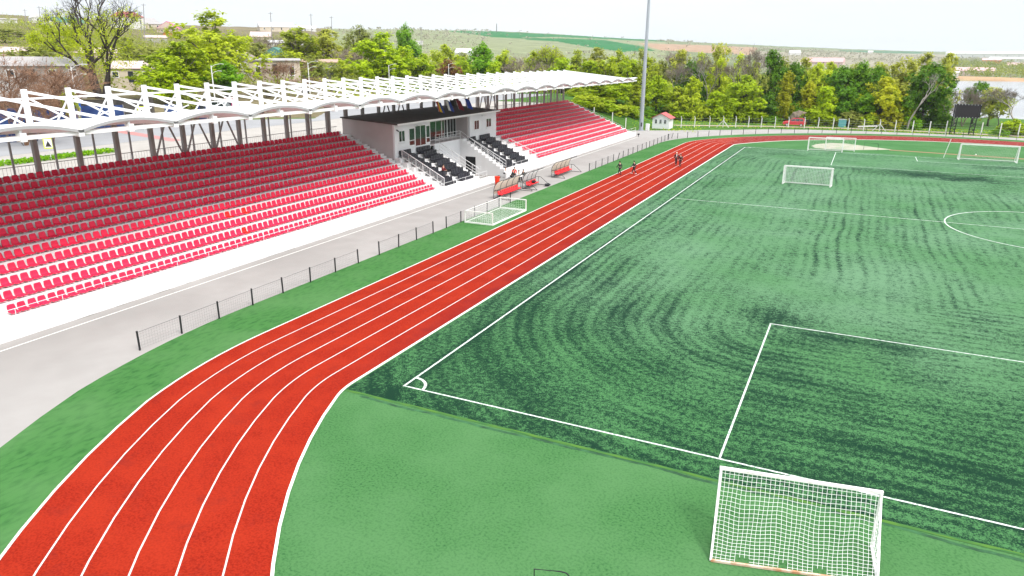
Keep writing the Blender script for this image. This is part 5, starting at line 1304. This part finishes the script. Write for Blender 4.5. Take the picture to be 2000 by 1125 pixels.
# ---------------------------------------------------------------- masses too many to count
rg = random.Random(77); lv = Leaves(rg)
for _ in range(3200):                                   # scrub and blossoming bushes over the far hillside
    x = rg.uniform(640, 1990); D = 340+ (1-rg.random()**1.5)*1900
    P = far(x, 110, D); qx, qy = proj((P.x, P.y, hz(P.x, P.y)))
    if 1240 < qx < 1480 and 84 < qy < 104 and rg.random() < .9: continue
    if 960 < qx < 1285 and 58 < qy < 102 and rg.random() < .93 : continue
    if P.x > 0 and 225 < P.y < 760 and P.x > 14+.06*(P.y-235): continue
    sc_ = rg.uniform(.8, 2.4)*(1+D/1400); 
    for _k in range(6): lv.leaf(Vector((P.x+rg.gauss(0, sc_*.5), P.y+rg.gauss(0, sc_*.5), hz(P.x, P.y)+sc_*rg.uniform(.1,.9))), sc_*1.1, rg.random())
o = bpy.data.objects.new("hillside_scrub", lv.mesh("hillside_scrub", LM['pale'])); COL.objects.link(o); tag(o, "pale scrub and blossoming bushes scattered over the far hillside", "scrub", None, "stuff")
lv = Leaves(rg)
for _ in range(1500):                                   # valley wood behind the rows
    x = rg.uniform(830, 1860); D = rg.uniform(255, 470); P = far(x, 110, D)
    if P.x > 14+.06*(P.y-235) and P.y > 228: continue
    zb = hz(P.x, P.y); h = rg.uniform(4.5, 9); tn = rg.random()
    for _k in range(8): lv.clump(Vector((P.x+rg.gauss(0, 1.6), P.y+rg.gauss(0, 1.6), zb+h*rg.uniform(.2, 1))), 1.4, 6, 1.0, tn)
o = bpy.data.objects.new("valley_wood", lv.mesh("valley_wood", LM['willow'])); COL.objects.link(o); tag(o, "soft yellow-green wood filling the valley between the fence trees and the hill", "wood", None, "stuff")
lv = Leaves(rg)
for _ in range(2600):                                    # gardens of the town
    x = rg.uniform(-60, 820); D = rg.uniform(150, 620); P = far(x, 110, D); zb = hz(P.x, P.y); h = rg.uniform(1.5, 4.5); tn = rg.random()
    for _k in range(5): lv.clump(Vector((P.x+rg.gauss(0, 1.3), P.y+rg.gauss(0, 1.3), zb+h*rg.uniform(.1, 1))), 1.0, 6, .7, tn)
o = bpy.data.objects.new("garden_scrub", lv.mesh("garden_scrub", LM['olive'])); COL.objects.link(o); tag(o, "olive and brown garden scrub between the town houses", "scrub", None, "stuff")
lv = Leaves(rg)
for _ in range(420):                                    # beyond the lake
    x = rg.uniform(1840, 2080); D = rg.uniform(830, 1700); P = far(x, 110, D); zb = hz(P.x, P.y); h = rg.uniform(4, 10); tn = rg.random()
    for _k in range(6): lv.clump(Vector((P.x+rg.gauss(0, 3), P.y+rg.gauss(0, 3), zb+h*rg.uniform(.1, 1))), 2.6, 5, 2.2, tn)
o = bpy.data.objects.new("lakeside_wood", lv.mesh("lakeside_wood", LM['olive'])); COL.objects.link(o); tag(o, "hazy green trees on the far shore of the lake", "wood", None, "stuff")
lv = Leaves(rg)
for _ in range(9000):                                   # rough grass beyond the path
    x = rg.uniform(1235, 2050); Yg = rg.uniform(127, 166); P = on(x, 240, 1, Yg)
    if P.y < fy(P.x)-2.5 and not (-27 < P.x < -13 and 125.5 < P.y): continue
    if -24 < P.x < -19 and 131.5 < P.y < 136: continue
    ry = float(np.interp(P.x, [q[0] for q in rd], [q[1] for q in rd]))
    if abs(P.y-ry) < 1.6: continue
    zb = hz(P.x, P.y); lv.leaf(Vector((P.x, P.y, zb+rg.uniform(.03,.22))), rg.uniform(.15,.45), rg.random())
o = bpy.data.objects.new("rough_grass", lv.mesh("rough_grass", LM['bright'])); COL.objects.link(o); tag(o, "rough bright grass around the far fence and dirt road", "grass", None, "stuff")
lv = Leaves(rg)
for _ in range(1800):
    lv.leaf(Vector((rg.uniform(-49.8,-48.4), rg.uniform(9, 22.5), 5.43+rg.uniform(.02,.35))), .3, rg.random())
o = bpy.data.objects.new("verge_grass", lv.mesh("verge_grass", LM['green'])); COL.objects.link(o); tag(o, "narrow strip of green grass on the pavement behind the grandstand", "grass", None, "stuff")

# ================================================================== TOWN
def wmat(nm, c): return mat("wall_"+nm, c, .9, tuple(v*.85 for v in c), .5, .35, .7)
def rmat(nm, c): return mat("roof_"+nm, c, .75, tuple(v*.82 for v in c), .8, .35, .7)
W_ = {'white': wmat('white', (.66,.65,.63)), 'cream': wmat('cream', (.58,.50,.40)), 'grey': wmat('grey', (.40,.38,.37)), 'pink': wmat('pink', (.58,.44,.40)), 'orange': wmat('orange', (.62,.25,.06)), 'teal': wmat('teal', (.10,.22,.20)), 'brick': wmat('brick', (.30,.13,.10)), 'blue': wmat('blue', (.02,.08,.36))}
RM = {'white': rmat('white', (.72,.72,.73)), 'grey': rmat('grey', (.36,.34,.34)), 'pink': rmat('pink', (.55,.43,.42)), 'red': rmat('red', (.36,.10,.09)), 'magenta': rmat('magenta', (.55,.14,.24)), 'green': rmat('green', (.06,.20,.16)), 'rust': rmat('rust', (.42,.28,.22)), 'dark': rmat('dark', (.08,.075,.08)), 'lightpink': rmat('lightpink', (.62,.40,.40))}
winm = mat("dark_window", (.03,.035,.04), .2)
def hit(x, y, D0):
    for D in np.arange(110, 4200, 4.0):
        P = far(x, y, D)
        if hz(P.x, P.y) >= P.z: return D
    return D0
def house(name, label, x, ybase, D, wpx, hpx, rpx, wall, roof, kind='gable', rot=0., depth=7., nwin=3, cat="house", door=True, group="houses of the town", z0=None):
    D = hit(x, ybase, D) if ybase < 160 else D
    P = far(x, ybase, D); s = D/FPX; w_ = wpx*s/2; h = hpx*s; rh = rpx*s; z = hz(P.x, P.y) if z0 is None else z0
    zt_ = P.z; base_z = zt_                                                      # pixel line of the eaves foot
    t = thing(name, label, cat, (P.x, P.y, base_z), group); az = math.atan2(P.x-CP[0], P.y-CP[1]); t.rotation_euler = (0, 0, -az+rot)
    dn_ = min(-.5, z-base_z-1.0)
    def B(mb, nm, m_): o = mb.build(nm, m_); o.parent = t; return o
    B(MB().box(-w_, 0, dn_, w_, depth, h), "wall", W_[wall])
    ov = .35
    if kind == 'gable':        # ridge along x
        m = MB().prism([(-ov, h), (depth+ov, h), (depth/2, h+rh)], -w_-ov, w_+ov, 0)
    elif kind == 'front':      # gable facing the viewer
        m = MB().prism([(-w_-ov, h), (w_+ov, h), (0, h+rh)], -ov, depth+ov, 1)
    elif kind == 'hip':
        m = MB().add([(-w_-ov,-ov,h),(w_+ov,-ov,h),(w_+ov,depth+ov,h),(-w_-ov,depth+ov,h),(-w_*.45,depth/2,h+rh),(w_*.45,depth/2,h+rh)], [(0,1,5,4),(1,2,5),(2,3,4,5),(3,0,4),(3,2,1,0)])
    else: m = MB().prism([(-ov, h+rh*.25), (depth+ov, h+rh), (depth+ov, h+rh+.2), (-ov, h+rh*.25+.2)], -w_-ov, w_+ov, 0)
    fixn(B(m, "roof", RM[roof]))
    if kind == 'front': fixn(B(MB().prism([(-w_+.05, h-.02), (w_-.05, h-.02), (0, h+rh-.35)], -.42, -.36, 1), "gable", W_[wall]))
    for i in range(nwin):
        xx = -w_+2*w_*(i+.5)/nwin
        if door and i == nwin//2 and nwin > 1: B(MB().box(xx-min(.5, w_*.12), -.05, max(dn_, h-2.6), xx+min(.5, w_*.12), -.003, h-.55), "door", winm); continue
        ww = min(.6, w_*.2); f = B(MB().box(xx-ww, -.07, h*.38, xx+ww, -.003, h*.82), "window", frame_w)
        o = MB().box(xx-ww*.82, -.09, h*.43, xx+ww*.82, -.071, h*.77).build("pane", winm); o.parent = f
    return t
house("long_shed", "long low building with a pale sheet roof at the left edge above the canopy", 66, 165, 150, 140, 28, 14, 'grey', 'grey', 'gable', 0, 7, 5)
house("long_shed", "long earth-coloured shed higher up behind the pale roofed one at the left edge", 90, 118, 210, 210, 12, 8, 'pink', 'pink', 'gable', 0, 8, 4)
house("small_house", "cream house with a pinkish roof and brown gate right of the big old tree", 258, 163, 165, 68, 24, 12, 'cream', 'pink', 'gable', 0, 7, 3)
house("town_house", "white house with a wide hipped red roof on the skyline left of centre", 252, 56, 420, 50, 18, 9, 'white', 'red', 'hip', .1, 14, 4)
house("town_house", "house with a grey hipped roof just right of the red-roofed one", 294, 57, 400, 34, 8, 10, 'cream', 'grey', 'hip', 0, 12, 3)
house("town_house", "house with a magenta roof below the skyline", 328, 66, 330, 34, 8, 12, 'pink', 'magenta', 'front', -.2, 10, 2)
house("small_house", "small orange gabled house in front of the magenta roof", 328, 70, 290, 14, 4, 6, 'orange', 'dark', 'front', 0, 5, 1)
house("garden_house", "low grey roofed outbuilding below the orange gable", 306, 84, 280, 34, 7, 5, 'grey', 'pink', 'shed', 0, 6, 2)
house("town_house", "white tall gabled house far left on the skyline", 75, 45, 480, 16, 8, 6, 'white', 'white', 'front', .2, 10, 1)
house("town_house", "white gabled house with a grey roof right of the tall white one on the left", 100, 54, 420, 26, 5, 6, 'white', 'grey', 'front', .1, 10, 1)
house("town_house", "teal roofed house partly behind the big old tree", 135, 52, 400, 44, 6, 8, 'white', 'green', 'gable', .2, 9, 2)
house("town_house", "flat pale house at the very left edge of the hillside", 10, 46, 450, 32, 5, 3, 'white', 'grey', 'shed', 0, 9, 2)
house("small_house", "grey gabled house with a small balcony behind the lime-green trees", 480, 152, 175, 42, 34, 12, 'grey', 'pink', 'front', .35, 8, 2)
house("small_house", "dark teal gabled house behind the cream building", 536, 122, 215, 46, 12, 14, 'teal', 'green', 'front', -.25, 9, 2)
house("workshop", "cream walled workshop with a brick-red middle panel", 540, 166, 178, 86, 40, 4, 'cream', 'grey', 'shed', 0, 8, 3)
house("workshop", "low shed with a pinkish roof behind the slim street lamp", 628, 158, 188, 60, 30, 6, 'grey', 'rust', 'shed', 0, 7, 3)
house("large_hall", "hall with a broad white roof on the skyline", 542, 62, 440, 58, 8, 8, 'cream', 'white', 'gable', .15, 18, 4)
house("large_hall", "smaller white roofed hall right of the broad white one", 596, 60, 470, 38, 4, 5, 'white', 'white', 'gable', 0, 14, 3)
house("town_house", "house with a pinkish ridge roof under the broad white roof", 508, 78, 330, 34, 5, 9, 'cream', 'pink', 'gable', -.2, 9, 2)
house("town_house", "house with a white roof edge beneath the pinkish ridge roof", 540, 92, 300, 26, 7, 5, 'white', 'white', 'gable', 0, 8, 2)
house("town_house", "small white house between two lime trees in the middle", 598, 97, 300, 14, 8, 4, 'white', 'grey', 'gable', 0, 6, 1)
house("hut", "little flat roofed hut on the slope left of the green hill", 820, 88, 420, 12, 5, 2, 'white', 'grey', 'shed', 0, 6, 1)
house("barn", "long white roofed barn among trees below the hill", 903, 108, 330, 28, 5, 7, 'white', 'white', 'gable', -.3, 10, 2)
house("farmhouse", "tiny white farmhouse on the right hillside", 1553, 108, 1200, 18, 4, 4, 'white', 'white', 'gable', .2, 14, 1, group="far buildings across the valley")
house("farmhouse", "tiny white building high on the right hillside", 1700, 104, 2300, 8, 2, 2, 'white', 'white', 'gable', 0, 18, 1, group="far buildings across the valley")
house("farm_building", "long farm building with a red roof above the woods", 1608, 128, 620, 62, 6, 7, 'pink', 'lightpink', 'gable', -.25, 12, 5, group="far buildings across the valley")
house("lake_house", "long pink building with a white end on the far shore of the lake", 1893, 148, 810, 66, 8, 5, 'pink', 'lightpink', 'gable', 0, 12, 6, group="far buildings across the valley")
house("lake_house", "small white hut left of the long pink building by the lake", 1866, 150, 800, 8, 6, 2, 'white', 'white', 'shed', 0, 6, 1, group="far buildings across the valley")
house("factory", "very long white factory hall on the far right horizon", 1932, 115, 2200, 122, 7, 4, 'white', 'white', 'shed', 0, 90, 8, group="far buildings across the valley")
house("factory", "lower pale hall in front of the long factory, at the right edge", 1975, 122, 1700, 60, 5, 3, 'white', 'white', 'shed', 0, 50, 5, group="far buildings across the valley")
house("lake_house", "orange-walled house in front of the far factory", 1936, 124, 1300, 26, 5, 3, 'orange', 'lightpink', 'gable', 0, 14, 3, group="far buildings across the valley")
house("lake_house", "low house with a pinkish roof at the right edge beyond the lake", 1990, 133, 1100, 34, 4, 4, 'white', 'lightpink', 'gable', 0, 12, 3, group="far buildings across the valley")
# street furniture behind the canopy
lamp_w = mat("lamp_white", (.74,.74,.74), .4)
LPX = [(138, 130, 104, "first"), (412, 128, 132, "second"), (601, 122, 158, "third"), (759, 127, 186, "fourth"), (876, 125, 212, "fifth"), (959, 129, 240, "sixth"), (1027, 129, 262, "seventh")]
for x, yt, D, nm in LPX:
    P = far(x, yt, D); zb = hz(P.x, P.y); t = thing("street_lamp", "white street lamp with curved arms, %s from the left behind the canopy" % nm, "street lamp", (P.x, P.y, zb), "street lamps along the road behind the stand")
    MB().tube([(P.x, P.y, zb-.2), (P.x, P.y, P.z)], [.12, .07], 8).build("lamp_post", lamp_w, t)
    a = Vector((P.x, P.y, P.z))
    for (h, L_) in ((0, 1.5), (-1.1, 1.1)):
        e = a+Vector((L_*.9, L_*.45, h+.30)); ar = MB().tube([a+Vector((0,0,h-.3)), a+Vector((L_*.35, L_*.17, h+.1)), e], .035, 6).build("lamp_arm", lamp_w, t)
        d_ = Vector((.5,.25,-.06)); m = MB().bar(e, e+d_, .18, .08); m.build("lamp_head", galv, None).parent = ar; 
        hd = ar.children[0]; hd.data.transform(Matrix.Translation(-Vector((P.x, P.y, zb))))
pole_w = mat("pole_grey", (.25,.24,.24), .9)
for i, (x, yt, yb_, D, lean_) in enumerate(((48,18,34,520,0),(76,12,40,470,0),(110,14,40,460,.3),(280,7,42,390,-.6),(273,22,44,420,0),(528,24,52,400,.1),(607,27,56,420,0),(647,32,58,450,0),(418,16,44,430,0),(822,52,80,500,0))):
    P = far(x, yt, D); Q = far(x+lean_*6, yb_, D); zb = hz(P.x, P.y); t = thing("utility_pole", "thin utility pole on the town skyline, %s from the left" % ordw([48,76,110,273,280,418,528,607,647,822].index(x)+1), "utility pole", (P.x, P.y, zb), "utility poles on the skyline")
    MB().tube([(Q.x, Q.y, zb-1), (P.x, P.y, P.z)], [.22, .15], 6).build("pole", pole_w, t); MB().bar((P.x-1.1, P.y-.5, P.z-.6), (P.x+1.1, P.y+.5, P.z-.6), .14).build("cross_arm", pole_w, t)
P = far(970, 46, 1850); t = tag(MB().tube([(P.x, P.y, hz(P.x, P.y)-4), (P.x, P.y, P.z)], [1.6, 1.0], 8).build("far_tower", pole_w, None, origin=(P.x, P.y, hz(P.x, P.y))), "slim far tower standing on the green hill's skyline", "tower")
for x, yt, D in ((937,31,500),(1030,38,520)): pass
# blue hoardings, kiosks, vans seen through the trusses
def slab(x0, x1, y_top, y_bot, D, m_, name, label, cat, dep=.15, group=None):
    A = far(x0, y_top, D); B_ = far(x1, y_top, D); zt_ = (A.z+B_.z)/2; s_ = (B_-A); s_.z = 0; L_ = s_.length; zb = min(hz(A.x, A.y), far((x0+x1)/2, y_bot, D).z)-.2
    t = thing(name, label, cat, (A.x, A.y, zb), group); t.rotation_euler = (0, 0, math.atan2(s_.y, s_.x))
    def B(mb, nm, mm_): o = mb.build(nm, mm_); o.parent = t; return o
    H_ = zt_-zb
    return t, B, L_, H_
blue_m = mat("blue_panel", (.008,.030,.13), .7, (.03,.07,.20), 1.2, .35, .7); sky_m = mat("sky_blue_panel", (.02,.25,.60), .6); mag_m = mat("magenta_panel", (.60,.03,.22), .6); pk_m = mat("pink_panel", (.72,.42,.48), .6); grn_m = mat("green_panel", (.03,.20,.04), .7); dkm = mat("dark_wall", (.035,.032,.030), .9, (.085,.075,.06), 1.2)
for x0, x1, yt, yb_, D, m_, nm in ((-40, 62, 212, 236, 96, blue_m, "blue fence panel run at the left edge behind the canopy"), (66, 150, 213, 236, 100, blue_m, "blue fence panel run left of the first street lamp"), (155, 240, 206, 232, 106, blue_m, "blue fence panel run right of the first street lamp"), (320, 356, 204, 224, 116, blue_m, "blue wall section behind the fifth truss"), (670, 692, 184, 196, 182, blue_m, "small blue wall far behind the trusses, left one"), (676, 702, 186, 198, 176, blue_m, "small blue wall far behind the trusses, right one")):
    t, B, L_, H_ = slab(x0, x1, yt, yb_, D, m_, "panel_fence", nm, "fence", group="blue panels behind the canopy")
    n_ = max(2, int(L_/2.5))
    for i in range(n_): B(MB().box(L_*i/n_+.03, 0, .2, L_*(i+1)/n_-.03, .06, H_), "panel", m_)
    for i in range(n_+1): B(MB().box(L_*i/n_-.05, .06, 0, L_*i/n_+.05, .16, H_+.05), "post", pole_w)
for x0, x1, yt, yb_, D, m_, r_, nm in ((385, 408, 200, 214, 118, blue_m, 'white', "blue street kiosk behind the canopy"), (440, 458, 191, 214, 124, mag_m, 'pink', "magenta and pink street kiosk behind the canopy"), (467, 484, 200, 214, 124, sky_m, 'white', "sky-blue street kiosk behind the canopy"), (222, 262, 200, 222, 116, W_['teal'], 'green', "teal fronted stall with a red sign behind the canopy"), (612, 640, 184, 200, 160, sky_m, 'white', "pale blue kiosk between distant trusses")):
    t, B, L_, H_ = slab(x0, x1, yt, yb_, D, m_, "street_kiosk", nm, "kiosk", group="street kiosks")
    B(MB().box(0, 0, 0, L_, 2.4, H_-.15), "wall", m_); B(MB().box(-.2, -.4, H_-.15, L_+.2, 2.6, H_), "roof", RM[r_]); B(MB().box(L_*.15, -.03, H_*.42, L_*.6, -.003, H_*.82), "window", winm); B(MB().box(L_*.68, -.03, .2, L_*.92, -.003, H_*.82), "door", frame_w)
vw = mat("van_white", (.76,.76,.77), .3); 
for x, y_, D, rz_, m_, nm, Lc, Hc in ((432, 198, 122, .3, vw, "white van parked behind the canopy by the magenta kiosk", 5.2, 2.2), (236, 172, 128, .2, vw, "white car parked across the street beneath the cream house", 4.6, 1.6), (585, 182, 160, .2, vw, "white car parked across the street far behind the trusses", 4.6, 1.7), (640, 178, 176, .25, vw, "white van parked across the street right of the red sign", 5.2, 2.1)):
    P = far(x, y_, D); car((P.x, P.y, hz(P.x, P.y)+.03), rz_, m_, nm, "parked_van" if Hc > 2 else "parked_car", Hc, Lc)
# long low wall across the street
t, B, L_, H_ = slab(-60, 300, 196, 214, 112, dkm, "boundary_wall", "long dark weathered wall across the street behind the trusses", "wall")
B(MB().box(0, .5, 0, L_, .8, H_), "wall", dkm)
# pedestrian crossing signs
sig_y = mat("sign_yellow", (.62,.72,.02), .5); sig_b = mat("sign_blue", (.02,.12,.55), .5)
for x, y_, D, s_, nm in ((94, 280, 78, .42, "yellow-bordered pedestrian crossing sign seen under the canopy on the left"), (277, 217, 104, .5, "yellow-bordered pedestrian crossing sign seen between the roof trusses")):
    P = far(x, y_, D); zb = hz(P.x, P.y); t = thing("crossing_sign", nm, "road sign", (P.x, P.y, zb), "pedestrian crossing signs"); t.rotation_euler = (0, 0, R_(42))
    def B(mb, nm_, m_): o = mb.build(nm_, m_); o.parent = t; return o
    h = P.z-zb
    B(MB().tube([(0, .05, 0), (0, .05, h+s_)], .04, 6), "sign_post", galv); B(MB().box(-s_*.92, -.02, h-s_*1.12, s_*.92, .02, h+s_*1.16), "sign_border", sig_y); B(MB().box(-s_*.72, -.032, h-s_*.9, s_*.72, -.021, h+s_*.95), "sign_plate", frame_w)
    m = MB().prism([(-s_*.6, h-s_*.7), (s_*.6, h-s_*.7), (0, h+s_*.55)], -.042, -.033, 1); fixn(B(m, "triangle", dkm))
    m = MB(); z = h-s_*.3
    for a, b in (((0,.30),(0,.02)),((0,.02),(-.16,-.30)),((0,.02),(.16,-.30)),((0,.24),(-.17,.06)),((0,.24),(.16,.10))): m.bar((a[0]*s_, -.046, z+a[1]*s_), (b[0]*s_, -.046, z+b[1]*s_), .05*s_*1.6, .01)
    m.box(-.06*s_, -.05, z+.33*s_, .06*s_, -.043, z+.46*s_); B(m, "walking_figure", post_b)
P = far(151, 212, 103.5); zb = hz(P.x, P.y); t = thing("blue_sign", "blue and white plate on the first street lamp's pole", "road sign", (P.x, P.y, P.z)); t.rotation_euler = (0, 0, R_(42))
for nm_, bx_, m_ in (("sign_plate", (-.45,-.1,-.75,.45,-.06,.75), sig_b), ("sign_panel", (-.36,-.115,-.35,.36,-.101,.25), frame_w)):
    o = MB().box(*bx_).build(nm_, m_); o.parent = t
# ================================================================== AIR
hm = bpy.data.materials.new("haze_air"); hm.use_nodes = True; t = hm.node_tree; t.nodes.clear()
oo = t.nodes.new("ShaderNodeOutputMaterial"); pv = t.nodes.new("ShaderNodeVolumePrincipled")
pv.inputs["Color"].default_value = (.86, .92, 1, 1); pv.inputs["Density"].default_value = .00009; pv.inputs["Anisotropy"].default_value = .2
t.links.new(pv.outputs[0], oo.inputs["Volume"])
hb_ = MB().box(-8200, -8200, -260, 8200, 8200, 140).build("haze", hm); hb_['kind'] = 'stuff'; hb_['label'] = "thin pale haze over the far hills"; hb_['category'] = "haze"
